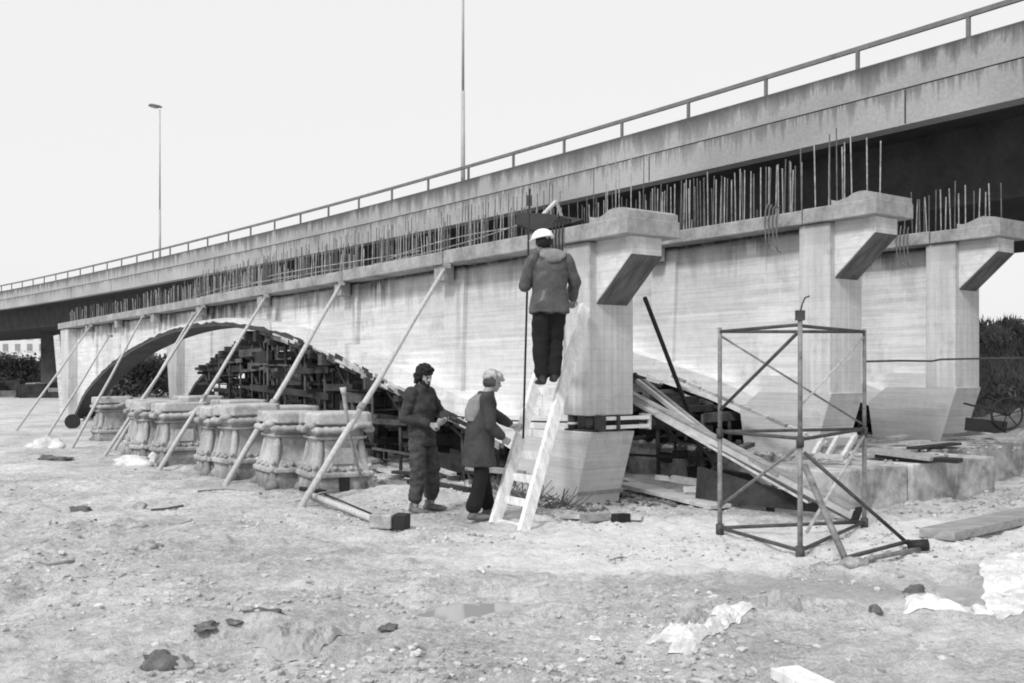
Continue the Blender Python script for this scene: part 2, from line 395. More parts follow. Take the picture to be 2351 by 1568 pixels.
# ------------------------------------------------------------------ ground
def lattice(ix, iy, seed):
    h = (ix.astype(np.int64) * 374761393 + iy.astype(np.int64) * 668265263 + seed * 974634777) & 0xffffffff
    h = ((h ^ (h >> 13)) * 1274126177) & 0xffffffff
    return ((h ^ (h >> 16)) & 0xffff) / 65535.0
def vnoise(x, y, seed):
    ix, iy = np.floor(x), np.floor(y); fx, fy = x - ix, y - iy
    fx = fx * fx * (3 - 2 * fx); fy = fy * fy * (3 - 2 * fy)
    a = lattice(ix, iy, seed); b = lattice(ix + 1, iy, seed); c = lattice(ix, iy + 1, seed); d = lattice(ix + 1, iy + 1, seed)
    return (a * (1 - fx) + b * fx) * (1 - fy) + (c * (1 - fx) + d * fx) * fy - 0.5
def ground_h(x, y):
    x = np.asarray(x, float); y = np.asarray(y, float)
    near = np.clip((45 - y) / 25, 0, 1) * np.clip((y - 1) / 2, 0, 1)
    h = vnoise(x * .45, y * .45, 1) * .07 + vnoise(x * 1.3, y * 1.3, 2) * .05 + vnoise(x * 3.1, y * 3.1, 3) * .035
    h = h + vnoise(x * 7.5, y * 7.5, 4) * .034 + vnoise(x * 17, y * 17, 5) * .022 + vnoise(x * 37, y * 37, 8) * .011
    r = 1 - np.abs(vnoise(x * 2.2 + 3, y * 5.1, 6)) * 4
    h = h + np.clip(r, 0, 1) * .02
    # wheel ruts: two pairs crossing the yard, their treads chopped up
    for (x0, y0, ang, w, a) in ((-5.2, 9.0, 1.95, .13, .05), (-4.1, 9.2, 1.95, .13, .045), (-1.6, 6.2, .32, .12, .04), (-1.9, 7.5, .30, .12, .04), (2.0, 7.0, .12, .13, .035)):
        ca, sa = math.cos(ang), math.sin(ang); u = (x - x0) * ca + (y - y0) * sa; v = -(x - x0) * sa + (y - y0) * ca + .25 * np.sin(u * .5)
        f = np.exp(-(v / w) ** 2); e = np.exp(-((np.abs(v) - w * 1.7) / (w * .6)) ** 2); env = np.exp(-(u / 2.6) ** 4)
        h = h + env * (-a * f * (1 + .35 * np.sin(u * 42)) + a * .6 * e * (1 + 1.5 * vnoise(x * 9, y * 9, 14)))
    # trodden hollows
    q = vnoise(x * 4.2 + 7, y * 2.6, 15); h = h - .03 * np.clip((q - .22) * 5, 0, 1) + .02 * np.clip((-q - .25) * 5, 0, 1)
    # vehicle rut from the near left, and heaped soil behind the nearest pedestals
    for (cx, cy, rx, ry, a) in ((-1.55, 13.1, .9, .55, .16), (-3.55, 7.4, .45, .9, -.05), (-1.0, 5.9, .7, .14, .07),
                                (-1.5, 6.35, .45, .12, .06), (-5.7, 10.6, .4, 1.1, .04), (-3.9, 10.2, .3, .8, -.06),
                                (-9.2, 20.2, 1.3, .8, .15), (2.6, 8.4, .9, .3, .05), (-.37, 7.2, .6, .36, -.13),
                                (3.5, 7.85, .5, .35, -.11)):
        h = h + a * np.exp(-((x - cx) / rx) ** 2 - ((y - cy) / ry) ** 2)
    return h * near - 0.01
def axis(parts):
    out = []
    for a, b, st in parts:
        n = max(1, int(round((b - a) / st))); out += list(np.linspace(a, b, n, endpoint=False))
    return np.array(out + [parts[-1][1]])
gx = axis([(-2500, -300, 550), (-300, -60, 30), (-60, -20, 4), (-20, -7, .3), (-7, 7, .038), (7, 16, .15), (16, 60, 4), (60, 300, 30), (300, 2500, 550)])
gy = axis([(-120, -10, 15), (-10, 3, 1.0), (3, 5, .12), (5, 10, .032), (10, 15, .05), (15, 24, .12), (24, 48, .35), (48, 120, 6), (120, 500, 40), (500, 4200, 500)])
X, Y = np.meshgrid(gx, gy); Z = ground_h(X, Y)
nx, ny = len(gx), len(gy)
co = np.stack([X.ravel(), Y.ravel(), Z.ravel()], 1).astype(np.float32)
idx = np.arange(nx * ny).reshape(ny, nx)
quads = np.stack([idx[:-1, :-1], idx[:-1, 1:], idx[1:, 1:], idx[1:, :-1]], -1).reshape(-1, 4)
me = bpy.data.meshes.new('ground'); me.vertices.add(len(co)); me.vertices.foreach_set('co', co.ravel())
me.loops.add(quads.size); me.loops.foreach_set('vertex_index', quads.ravel().astype(np.int32))
me.polygons.add(len(quads)); me.polygons.foreach_set('loop_start', np.arange(0, quads.size, 4, dtype=np.int32))
me.polygons.foreach_set('use_smooth', np.ones(len(quads), bool)); me.update(calc_edges=True)
go = bpy.data.objects.new('ground', me); C.objects.link(go); me.materials.append(M['ground']); go['kind'] = 'structure'
def gz(x, y): return float(ground_h(x, y))
def on(p, dz=0.0): return Vector((p[0], p[1], gz(p[0], p[1]) + dz))

# ------------------------------------------------------------------ viaduct
vp = [(19, 1.5), (12.3, 11.4), (8.66, 16.8), (6.9, 19.3), (4.5, 22.7), (.62, 27.95), (-3.3, 33.1), (-6.15, 36.8), (-11.1, 42.8),
      (-14.7, 47.1), (-23.2, 57.0), (-36.8, 72.0), (-56, 91), (-84, 116)]
def smooth_path(pts, step=1.15):
    P = [Vector((a, b, 0)) for a, b in pts]; dense = []
    for i in range(len(P) - 1):
        p0 = P[max(i - 1, 0)]; p1 = P[i]; p2 = P[i + 1]; p3 = P[min(i + 2, len(P) - 1)]
        for k in range(24):
            t = k / 24
            q = (p1 * 2 + (p2 - p0) * t + (p0 * 2 - p1 * 5 + p2 * 4 - p3) * t * t + (p1 * 3 - p0 - p2 * 3 + p3) * t ** 3) * .5
            dense.append(q)
    dense.append(P[-1])
    res = [dense[0]]; acc = 0
    for a, b in zip(dense, dense[1:]):
        l = (b - a).length
        while acc + l >= step:
            a = a + (b - a).normalized() * (step - acc); res.append(a.copy()); l = (b - a).length; acc = 0
        acc += l
    # relax
    for _ in range(30):
        for i in range(1, len(res) - 1): res[i] = res[i] * .5 + (res[i - 1] + res[i + 1]) * .25
    return res
VP = smooth_path(vp)
VN = []
for i in range(len(VP)):
    d = (VP[min(i + 1, len(VP) - 1)] - VP[max(i - 1, 0)]).normalized(); VN.append(Vector((-d.y, d.x, 0)) * -1)
# VN points away from the camera side (to the far side of the deck)
if VN[8].dot(Vector((.82, .57, 0))) < 0: VN = [-n for n in VN]
def sweep(prof, i0=0, i1=None, uv=False):
    """prof: closed list of (offset towards the far side, z)"""
    i1 = len(VP) if i1 is None else i1; mb = MB(); n = len(prof); vs = []
    for i in range(i0, i1): vs += [VP[i] + VN[i] * o + Vector((0, 0, z)) for o, z in prof]
    m = i1 - i0
    fs = [(i * n + k, i * n + (k + 1) % n, (i + 1) * n + (k + 1) % n, (i + 1) * n + k) for i in range(m - 1) for k in range(n)]
    fs += [tuple(range(n)), tuple(range((m - 1) * n, m * n))]
    mb.add(vs, fs); return mb
via = thing('viaduct', 'long weathered grey concrete road viaduct curving away behind the new arches', 'viaduct', (0, 0, 0))
def uvmap(o, i0=0):
    me = o.data; uv = me.uv_layers.new(name='UVMap')
    P = np.array([[p.x, p.y] for p in VP])
    for l in me.loops:
        c = me.vertices[l.vertex_index].co
        k = int(np.argmin((P[:, 0] - c.x) ** 2 + (P[:, 1] - c.y) ** 2)); uv.data[l.index].uv = (k * 1.15, c.z)
# edge beam cast in lengths with open joints, parapet above it set a little back
step_n = 6
for i in range(0, len(VP) - 1, step_n):
    j = min(i + step_n + 1, len(VP))
    o = part(via, 'edge_beam', sweep([(0, 6.30), (0, 6.965), (.4, 6.965), (.4, 6.30)], i, j), M['fascia'])
    o.data.name = 'edge_beam'; uvmap(o)
    o = part(via, 'parapet', sweep([(.03, 7.0), (.03, 7.59), (.06, 7.62), (.28, 7.62), (.28, 7.0)], i, j), M['fascia'])
    uvmap(o)
part(via, 'joint_strip', sweep([(.06, 6.965), (.06, 7.0), (.26, 7.0), (.26, 6.965)]), M['shade_joint'])
for i in range(step_n, len(VP) - 1, step_n):                     # dark sealant in the open vertical joints
    p = VP[i]; nn = VN[i]; dd = Vector((-nn.y, nn.x, 0))
    mb = MB(); mb.bar(p + nn * .0 + Vector((0, 0, 6.32)), p + nn * .0 + Vector((0, 0, 6.95)), .03, .012, up=tuple(nn))
    part(via, 'joint_filler', mb, M['shade_joint'])
part(via, 'deck_slab', sweep([(.4, 6.32), (.4, 6.6), (11.2, 6.6), (11.2, 6.32)]), M['shade_joint'])
part(via, 'box_girder', sweep([(1.3, 6.32), (1.5, 4.9), (9.9, 4.9), (10.1, 6.32)]), M['shade_joint'])
part(via, 'far_parapet', sweep([(11.0, 6.6), (11.0, 7.6), (11.2, 7.6), (11.2, 6.6)]), M['fascia'])
rl = part(via, 'railing', sweep([(.13, 8.0), (.13, 8.09), (.19, 8.09), (.19, 8.0)]), M['rail'])
for i in range(1, len(VP) - 1, 2):
    p = VP[i] + VN[i] * .16
    mb = MB(); mb.bar(p + Vector((0, 0, 7.62)), p + Vector((0, 0, 8.0)), .07, .05, up=tuple(VN[i]))
    part(via, 'rail_post', mb, M['rail'], parent=rl)
def pier(cx, cy, w, d, z1, mat):
    mb = MB(); mb.box(cx - w / 2, cx + w / 2, cy - d / 2, cy + d / 2, -.3, z1); return mb
part(via, 'pier', pier(-36.6, 80, 1.5, 2.2, 4.91, None), M['pier'])
part(via, 'pier', pier(-30.8, 82.5, 1.5, 2.2, 4.91, None), M['pier'])
part(via, 'pier_footing', MB().box(-39.2, -33.4, 77, 83, -.3, .55), M['foot'])
part(via, 'pier', pier(15.5, 25.0, 1.5, 1.5, 4.91, None), M['pier'])

# street lamps on the deck
def lamp(px, Y, ztop, label):
    b = Vector(((px - 1175.5) / F * Y, Y, 6.6)); r = thing('street_lamp', label, 'street lamp', tuple(b), 0, 'lamps on the viaduct')
    part(r, 'base_plate', MB().box(b.x - .15, b.x + .15, b.y - .15, b.y + .15, 6.6, 6.66), M['rail'])
    part(r, 'lower_pole', MB().tube([b + Vector((0, 0, .06)), (b.x, b.y, 10.6)], [.075, .06], 10), M['lamp'])
    part(r, 'upper_pole', MB().tube([(b.x, b.y, 10.6), (b.x, b.y, ztop - .1)], [.045, .035], 10), M['lamp'])
    h = MB(); z = ztop
    h.tube([(b.x + .12, b.y, z), (b.x, b.y, z + .05), (b.x - .3, b.y, z + .09), (b.x - .52, b.y, z + .12), (b.x - .62, b.y, z + .1)],
           [(.03, .05), (.07, .11), (.10, .17), (.09, .15), (.03, .05)], 10)
    hd = part(r, 'lamp_head', h, M['rail'])
    part(r, 'lens', MB().tube([(b.x - .1, b.y, z - .02), (b.x - .3, b.y, z), (b.x - .5, b.y, z + .03)], [(.03, .08), (.05, .13), (.03, .08)], 8), M['lamp'], parent=hd)
lamp(1063, 31.6, 15.5, 'tall pale lamp post on the viaduct that runs out of the top of the picture')
lamp(367, 54.5, 16.2, 'tall thin lamp post on the viaduct at left with its lamp head in view')

# ------------------------------------------------------------------ the new arch ribs
A_ANG = math.atan2(.813, -.583)
QA = Vector((.952, 12.3, 0)); QB = Vector((.952 + 3.43, 12.3 + 1.44, .46)); QC = Vector((.952 + 6.23, 12.3 + 3.84, .5))
intr = [(28.3, -.1), (27.6, .5), (26.58, .98), (25.35, 1.33), (23.4, 1.84), (20.9, 2.30), (18.3, 2.61), (16.5, 2.74), (14.8, 2.79), (13.0, 2.75),
        (11.5, 2.63), (10.2, 2.48), (8.9, 2.28), (7.6, 2.03), (6.4, 1.77), (5.3, 1.51), (4.3, 1.27), (3.4, 1.06), (2.44, .84), (1.6, .62), (.95, .30)]
def interp(xs, x):
    xs = sorted(xs)
    for (a, b), (c, d) in zip(xs, xs[1:]):
        if a <= x <= c: return b + (d - b) * (x - a) / (c - a)
    return xs[0][1] if x < xs[0][0] else xs[-1][1]
def densify(pts, n=3):
    out = []
    for (a, b), (c, d) in zip(pts, pts[1:]):
        for k in range(n): out.append((a + (c - a) * k / n, b + (d - b) * k / n))
    return out + [pts[-1]]
SX = [28.3] + [x for x in np.arange(27.9, .9, -.45)]
def smooth_intr(x):
    return sum(interp(intr, x + o) for o in (-.6, -.3, 0, .3, .6)) / 5
IN = [(x, smooth_intr(x)) for x in SX]
def ring_t(x): return .13 + .22 * min(1, max(0, (15.0 - x) / 9))
EX = [(x, z + ring_t(x)) for x, z in IN]
W = .74            # rib width; local y = -n, so the rib fills y 0 .. -W
def rib(Q, label, tall, kind):
    r = thing('arch_rib', label, 'concrete arch', tuple(Q), A_ANG, 'pale concrete arch ribs of the new bridge')
    P = lambda *a, **k: part(r, *a, world=False, **k)
    P('arch', MB().strip(EX, IN, -.004, -W), M['arch'])
    P('soffit_shade', MB().strip([(x, z - .002) for x, z in IN if x > 9], [(x, z - .02) for x, z in IN if x > 9], -.02, -W + .02), M['intrados'])  # dark skin under the arch, underside shade put into its colour
    top = [(x, 3.29) for x, _ in EX]; bot = [(x, z - .03) for x, z in EX]
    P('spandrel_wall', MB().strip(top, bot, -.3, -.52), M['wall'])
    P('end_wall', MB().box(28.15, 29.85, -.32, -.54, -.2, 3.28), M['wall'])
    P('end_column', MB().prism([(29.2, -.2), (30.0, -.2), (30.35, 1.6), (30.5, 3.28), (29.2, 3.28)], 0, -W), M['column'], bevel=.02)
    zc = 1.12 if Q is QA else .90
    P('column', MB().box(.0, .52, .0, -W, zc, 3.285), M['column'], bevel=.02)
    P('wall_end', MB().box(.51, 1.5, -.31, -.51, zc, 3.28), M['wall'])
    edge = [(x, z) for x, z in densify(IN, 2) if x > 8.5]
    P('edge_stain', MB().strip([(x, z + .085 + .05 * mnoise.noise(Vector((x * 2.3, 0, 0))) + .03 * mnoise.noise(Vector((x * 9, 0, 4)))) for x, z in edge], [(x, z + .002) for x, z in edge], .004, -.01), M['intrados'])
    for q in range(95 if r['label'].startswith('nearest') else 30):
        s = 1.8 + 8.5 * random.random(); L = random.uniform(.25, .9); e = random.uniform(-.02, .09); hh = random.uniform(.02, .10)
        za, zb = interp(IN, s) - e, interp(IN, s + L) - e + random.uniform(-.03, .03)
        P('form_board', MB().bar((s, -.04 + random.uniform(0, .06), za), (s + L, -.04 + random.uniform(0, .06), zb), .03, hh), random.choice((M['board'], M['fw_mid'], M['fw_dark'], M['fw_dark'], M['board_pale'])))
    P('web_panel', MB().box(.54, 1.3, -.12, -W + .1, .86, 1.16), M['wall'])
    P('foot', MB().prism([(-.03, .92), (.33, -.15), (1.5, -.15), (1.62, .66), (1.25, .92)], .0, -W), M['pier_foot'], bevel=.015)
    P('foot_ledge', MB().prism([(.215, .16), (.24, .105), (.30, .105), (.28, .16)], -.02, -W - .03), M['cap'])
    P('corbel', MB().prism([(.01, 3.30), (-.64, 3.30), (-.64, 3.08), (.01, 2.52)], -.12, -W + .12), M['arch'], bevel=.012)
    P('corbel_soffit_shade', MB().prism([(-.63, 3.083), (-.64, 3.07), (-.002, 2.508), (-.002, 2.521)], -.125, -W + .115), M['soffit'])  # thin dark face with the corbel's underside shade in its colour
    # cap beam cast in lengths
    cuts = [-.78, .42, 3.35, 6.75, 10.6, 14.5, 18.5, 22.4, 26.2, 30.6]
    for a, b in zip(cuts, cuts[1:]):
        dz = rng.uniform(-.012, .012)
        P('cap_beam', MB().box(a + .012, b - .012, .06 + rng.uniform(-.012, .012), -W - .06, 3.29, 3.49 + dz), M['cap'], bevel=.015)
    up = MB(); xs = list(np.linspace(-.76, -.05, 9)); pr = [(x, 3.49 + .10 + .04 * math.sin(x * 9) + rng.uniform(-.01, .01)) for x in xs]
    up.strip(pr, [(x, 3.485) for x in xs], .03, -W - .03)
    P('rough_top', up, M['cap'])
    # pilasters and cap brackets
    for x0 in (3.2, 6.7, 10.45, 14.45, 18.3, 22.2, 26.0):
        zb = interp(EX, x0 + .3) - .05
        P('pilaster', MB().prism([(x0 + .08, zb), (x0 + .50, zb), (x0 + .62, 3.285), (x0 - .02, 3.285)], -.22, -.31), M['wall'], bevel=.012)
        P('bracket', MB().box(x0 + .18, x0 + .46, .02, -.17, 3.05, 3.285), M['cap'], bevel=.01)
    # starter bars
    bars = []
    for s, h in tall: bars.append((s, h))
    for s, h in bars:
        y = -(.14 if random.random() < .7 else .6); l = random.gauss(0, .012); l2 = random.gauss(0, .012)
        mb = MB(); mb.tube([(s, y, 3.47), (s + l * .5, y + l2 * .4, 3.5 + h * .5), (s + l, y + l2, 3.5 + h)], (.011 if kind else .010), 4, cap=False)
        P('rebar', mb, M['rebar_pale'] if random.random() < .45 else M['rebar'])
    return r
random.seed(11)
tA = [(s + random.uniform(-.02, .02), max(.2, random.gauss(.44, .04))) for s in np.arange(1.3, 20, .10)]
tA += [(s, random.uniform(.35, .5)) for s in np.arange(20, 29.5, .22)]
ribA = rib(QA, 'nearest pale concrete arch rib, the one that men and ladder stand against', tA, 0)
tB = [(s + random.uniform(-.02, .02), random.gauss(.78, .04)) for s in np.arange(.7, 3.95, .058)]
tB += [(s + random.uniform(-.03, .03), random.uniform(1.3, 1.55)) for s in np.arange(4.2, 5.6, .2)]
tB += [(s + random.uniform(-.02, .02), random.gauss(.80, .05)) for s in np.arange(3.95, 6.4, .12)]
tB += [(s + random.uniform(-.03, .03), random.gauss(1.3, .05)) for s in np.arange(6.4, 27, .122)]
tB += [(s, random.uniform(.85, 1.1)) for s in np.arange(-.5, .65, .12)]
ribB = rib(QB, 'middle pale concrete arch rib behind the scaffold tower, tall starter bars on its cap', tB, 1)
tC = [(s + random.uniform(-.03, .03), random.gauss(.62, .06)) for s in np.arange(-.5, 3.4, .085)]
tC += [(s, random.uniform(.5, 1.0)) for s in np.arange(3.6, 26, .3)]
ribC = rib(QC, 'farthest pale concrete arch rib at the right, its corbel seen against the sky', tC, 1)
def LA(s, n, z, Q=QA):
    """rib coordinates (along, across, up) to the world"""
    return Vector((Q.x - .583 * s + .813 * n, Q.y + .813 * s + .583 * n, Q.z + z))

# bent bars hanging in a bundle over each cap beside the columns
for Q, lb, s0 in ((QA, 'dark bundle of bent bars hanging over the nearest cap beside the ladder', .52),
                  (QB, 'loop of bent bars hanging over the cap of the middle arch rib', .95),
                  (QC, 'loop of bent bars hanging over the cap of the farthest arch rib', .9)):
    r = thing('rebar_bundle', lb, 'reinforcing bars', tuple(LA(s0, -.1, 3.0, Q)), 0, 'bent bars hanging over the caps')
    for k in range(4):
        s = s0 + (k - 1.5) * .07; L = (.34, .26, .3, .2)[k]
        pts = [LA(s + .3, .35, 3.6, Q), LA(s + .1, .1, 3.63 + .02 * k, Q), LA(s, -.07, 3.58, Q), LA(s + .01, -.085, 3.4, Q), LA(s - .02, -.09, 3.3 - L, Q), LA(s - .10, -.12, 3.26 - L, Q)]
        part(r, 'bent_bar', MB().tube(pts, .011, 5), M['black'] if Q is QA else M['rebar'])

# long loose bars and a dark panel lying on the near cap
random.seed(5)
for k in range(7):
    s0 = (1.4, 2.2, 4.5, 5.5, 9, 11, 7)[k]; L = (4.5, 3.2, 5.5, 6.5, 6, 7, 3)[k]; n0 = (.1, .3, .05, .5, .2, .4, .65)[k]
    z0 = 3.53 + .05 * (k % 3)
    pts = [LA(s0 + L * u, n0 + .2 * math.sin(u * 3 + k), z0 + .10 * math.sin(u * math.pi) * (k % 2) + (.18 * (1 - u) if k < 2 else 0)) for u in np.linspace(0, 1, 8)]
    solo('loose_rebar', MB().tube(pts, .009, 5), M['rebar_pale'],
         ('long loose bar on the near cap that rises to its end by the black panel', 'shorter loose bar on the near cap, end lifted near the black panel',
          'loose bar lying flat on the near cap from above the first raking pole', 'longest loose bar on the near cap, toward its rear edge',
          'loose bar on the near cap over the crown of the arch', 'farthest loose bar on the near cap, well left of the crown',
          'short loose bar lying along the rear edge of the near cap')[k], 'reinforcing bar', tuple(LA(s0, n0, 3.5)), 'long bars lying on the nearest cap')
pan = [at(1190, 488, 13.5), at(1255, 490, 13.2), at(1340, 503, 12.9), at(1312, 512, 12.75), at(1232, 531, 12.95), at(1185, 513, 13.3)]
mb = MB(); dn = Vector((.02, .05, -.03)); mb.add(pan + [p + dn for p in pan], [tuple(range(6)), tuple(range(11, 5, -1))] + [(i, i + 6, (i + 1) % 6 + 6, (i + 1) % 6) for i in range(6)])
solo('shuttering_panel', mb, M['black'], 'black shuttering panel tilted on the cap above the man on the ladder', 'panel', tuple(pan[4]))
mb = MB().bar(at(1243, 497, 13.3), at(1276, 462, 13.5), .06, .03)
solo('timber_batten', mb, M['board_pale'], 'short pale batten propped up on the black panel over the cap', 'batten', tuple(at(1243, 497, 13.3)))
mb = MB().bar(at(1276, 462, 13.5), at(1292, 503, 13.4), .03, .03)
solo('timber_batten', mb, M['board'], 'short grey batten leaning down right from the pale one on the panel', 'batten', tuple(at(1292, 503, 13.4)))

# jacks in the gap between column and foot
def jackset(Q, lb, big):
    r = thing('bridge_jack', lb, 'jack', tuple(LA(.1, .3, .92, Q)), A_ANG)
    P = lambda n, mb, m: part(r, n, mb, m)
    def cyl(s, n, z0, z1, rd): return MB().tube([LA(s, n, z0, Q), LA(s, n, z1, Q)], rd, 14)
    P('base_plate', MB().bar(LA(.55, .3, .935, Q), LA(-.02, .3, .935, Q), .5, .02), M['jack'])
    P('cylinder', cyl(.12, .14, .945, 1.12, .075), M['jack'])
    P('cylinder', cyl(.12, .5, .945, 1.12, .075), M['jack'])
    P('cylinder', cyl(.42, .08, .945, 1.12, .06), M['jack'])
    P('collar', cyl(.42, .08, 1.0, 1.03, .072), M['bright'])
    if big:
        P('side_beam', MB().bar(LA(.05, .1, 1.03, Q), LA(.02, .98, 1.03, Q), .07, .035), M['black'])
        P('pale_bar', MB().bar(LA(-.03, .18, 1.085, Q), LA(-.03, .98, 1.085, Q), .05, .045), M['bright'])
        P('pale_bar', MB().bar(LA(-.03, .18, .975, Q), LA(-.03, .98, .975, Q), .05, .045), M['bright'])
        P('end_plate', MB().bar(LA(-.06, .98, 1.03, Q), LA(.14, .98, 1.03, Q), .03, .2), M['board_pale'])
        P('side_bracket', MB().bar(LA(-.06, .42, .93, Q), LA(-.06, .42, 1.13, Q), .05, .04, up=(.8, .6, 0)), M['jack'])
        P('side_bracket', MB().bar(LA(-.06, .13, .93, Q), LA(-.06, .13, 1.13, Q), .16, .05, up=(.8, .6, 0)), M['jack'])
        P('end_ram', MB().tube([LA(.05, 1.0, 1.03, Q), LA(.05, 1.16, 1.03, Q)], .06, 12), M['jack'])
        P('feed_pipe', MB().tube([LA(.45, .02, 1.03, Q), LA(.9, -.1, 1.02, Q), LA(2.2, -.16, 1.0, Q), LA(3.1, -.1, 1.03, Q)], .011, 6), M['black'])
jackset(QA, 'black steel jacks with pale bars wedged in the gap of the nearest pier', True)

# footing blocks under the two farther ribs: n measured in rib A's frame
def fblock(s0, s1, n0, n1, z1, lb):
    mb = MB(); a, b, c, d = [LA(s, n, 0) for s, n in ((s0, n0), (s0, n1), (s1, n1), (s1, n0))]
    lo = [Vector((p.x, p.y, -.3)) for p in (a, b, c, d)]; hi = [Vector((p.x, p.y, z1)) for p in (a, b, c, d)]
    mb.add(lo + hi, [(3, 2, 1, 0), (4, 5, 6, 7), (0, 1, 5, 4), (1, 2, 6, 5), (2, 3, 7, 6), (3, 0, 4, 7)])
    return solo('footing_block', mb, M['foot'], lb, 'footing', tuple(LA(s0, (n0 + n1) / 2, 0)), 'concrete footings of the farther ribs', bevel=.02, rotz=A_ANG)
fblock(-2.1, -.9, 1.95, 3.5, .49, 'short stained concrete footing block right behind the scaffold tower')
fblock(-2.15, 4.2, 3.53, 5.5, .50, 'long low stained concrete footing wall behind the foot of the scaffold tower')
fblock(-1.2, 4.2, 5.52, 10.5, .54, 'low concrete footing block carrying the farthest arch rib at the right')

# ------------------------------------------------------------------ falsework under the arches
random.seed(21)
def falsework(Q, s0, n0, n1, lb, dense, zg=0.0):
    """one bay of timber and tube centering, 1.9 m long"""
    r = thing('falsework_bay', lb, 'falsework', tuple(LA(s0 + .9, n0, zg - Q.z, Q)), A_ANG, 'dark falsework bays under the arches')
    zb = zg - Q.z
    for s in (s0 + .15, s0 + 1.1):
        ztop = max(.4, interp(IN, s) - .16)
        for n in (n0, (n0 + n1) / 2, n1):
            part(r, 'post', MB().tube([LA(s, n, zb, Q), LA(s + random.uniform(-.03, .03), n, ztop, Q)], .032, 6), M['fw_steel'] if random.random() < .6 else M['fw_mid'])
    zt = max(.5, interp(IN, s0 + .6) - .2)
    z = .35 + zb
    while z < zt - .1:
        for n in (n0, n1):
            part(r, 'ledger', MB().bar(LA(s0 - .1, n - .05, z + random.uniform(-.06, .06), Q), LA(s0 + 2.0, n - .05, z + random.uniform(-.06, .06), Q), .04, random.choice((.04, .09, .13))), M['fw_mid'] if random.random() < .4 else M['fw_dark'])
        part(r, 'cross_ledger', MB().bar(LA(s0 + .5, n0 - .25, z + .06, Q), LA(s0 + .5, n1 + .2, z + .06, Q), .07, .1), M['fw_dark'])
        z += random.uniform(.38, .55)
    part(r, 'brace', MB().bar(LA(s0, n0 + .1, zb + .05, Q), LA(s0 + 1.8, n0 + .1, max(.6, interp(IN, s0 + 1.8) - .3), Q), .05, .05), M['fw_steel'])
    # centring joists just below the soffit, ends ragged
    k = 0
    s = s0
    while s < s0 + 1.85:
        zz = max(.25, interp(IN, s) - .12); e = random.uniform(.05, .45)
        part(r, 'joist', MB().bar(LA(s, n0 - e, zz - random.uniform(0, .05), Q), LA(s, n1 + .3, zz, Q), random.choice((.08, .12, .16)), random.choice((.1, .14, .2))),
             M['fw_mid'] if random.random() < .35 else M['fw_dark'])
        s += random.uniform(.22, .34)
    if dense:     # stacked sleepers and boards, added to make the bay dark
        for q in range(dense):
            s = s0 + random.uniform(0, 1.4); zc = random.uniform(zb + .05, max(zb + .3, zt - .1)); n = random.uniform(n0 + .05, n1)
            L = random.uniform(.3, 1.3)
            part(r, 'packing_timber', MB().bar(LA(s, n, zc, Q), LA(s + L, n + random.uniform(-.3, .3), zc + random.uniform(-.06, .06), Q), random.uniform(.05, .2), random.uniform(.04, .28)),
                 random.choice((M['fw_dark'], M['fw_dark'], M['fw_dark'], M['fw_mid'])) if random.random() > .04 else M['board'])
        # dark sheets added behind the bay for its deep shade
        part(r, 'shade_sheet', MB().bar(LA(s0 - .05, n1 + .35, (zb + zt) / 2, Q), LA(s0 + 1.9, n1 + .35, (zb + zt) / 2, Q), .03, max(.2, zt - zb)), M['fw_dark'])
    return r
pos = ['nearest the piers', 'second from the piers', 'third from the piers', 'fourth from the piers', 'fifth from the piers', 'sixth from the piers',
       'seventh from the piers', 'eighth from the piers', 'ninth from the piers', 'tenth from the piers', 'eleventh from the piers', 'twelfth from the piers', 'last, far left']
for i in range(12):
    falsework(QB, 1.9 + i * 1.95, -.35, .9, 'dark timber and tube falsework bay under the middle arch, ' + pos[i], 24)
for i in range(5):
    falsework(QA, 2.3 + i * 1.95, .35, 1.9, 'open tube and board falsework bay under the nearest arch, ' + pos[i], 22 if i < 3 else 9)
for i in range(3):
    falsework(QC, 1.9 + i * 1.95, -.2, .9, 'falsework bay under the farthest arch, ' + pos[i], 6, .3)

# boards, sleepers and rubble spilling out below the near arch
random.seed(31)
ORD = ['first', 'second', 'third', 'fourth', 'fifth', 'sixth', 'seventh', 'eighth', 'ninth', 'tenth', 'eleventh', 'twelfth', 'thirteenth', 'fourteenth',
       'fifteenth', 'sixteenth', 'seventeenth', 'eighteenth']
TONE = ((M['board'], 'grey'), (M['board_pale'], 'pale'), (M['fw_mid'], 'dark grey'), (M['fw_dark'], 'blackish'), (M['board'], 'grey'))
for k in range(18):
    s = .9 + 6.7 * (k + random.random() * .8) / 18; n = random.uniform(-.65, .25); L = random.uniform(.4, 1.6); a = random.uniform(-.5, .5)
    p = LA(s, n, 0); q = LA(s + L * math.cos(a), n + L * math.sin(a) * .5, 0)
    lv = random.choice((0, 0, 1, 2, 3)) * .07
    z0, z1 = gz(p.x, p.y) + .05 + lv, gz(q.x, q.y) + .05 + lv + random.uniform(-.03, .06)
    mt, tn = random.choice(TONE); wd = random.uniform(.06, .2)
    solo('scrap_board', MB().bar((p.x, p.y, z0), (q.x, q.y, z1), wd, random.uniform(.025, .07)), mt,
         '%s %s %s board on the ground, %s from the ladder along the arch foot' % ('long' if L > 1 else 'short', 'wide' if wd > .12 else 'narrow', tn, ORD[k]), 'board', (p.x, p.y, gz(p.x, p.y)), 'scrap boards along the foot of the nearest arch')
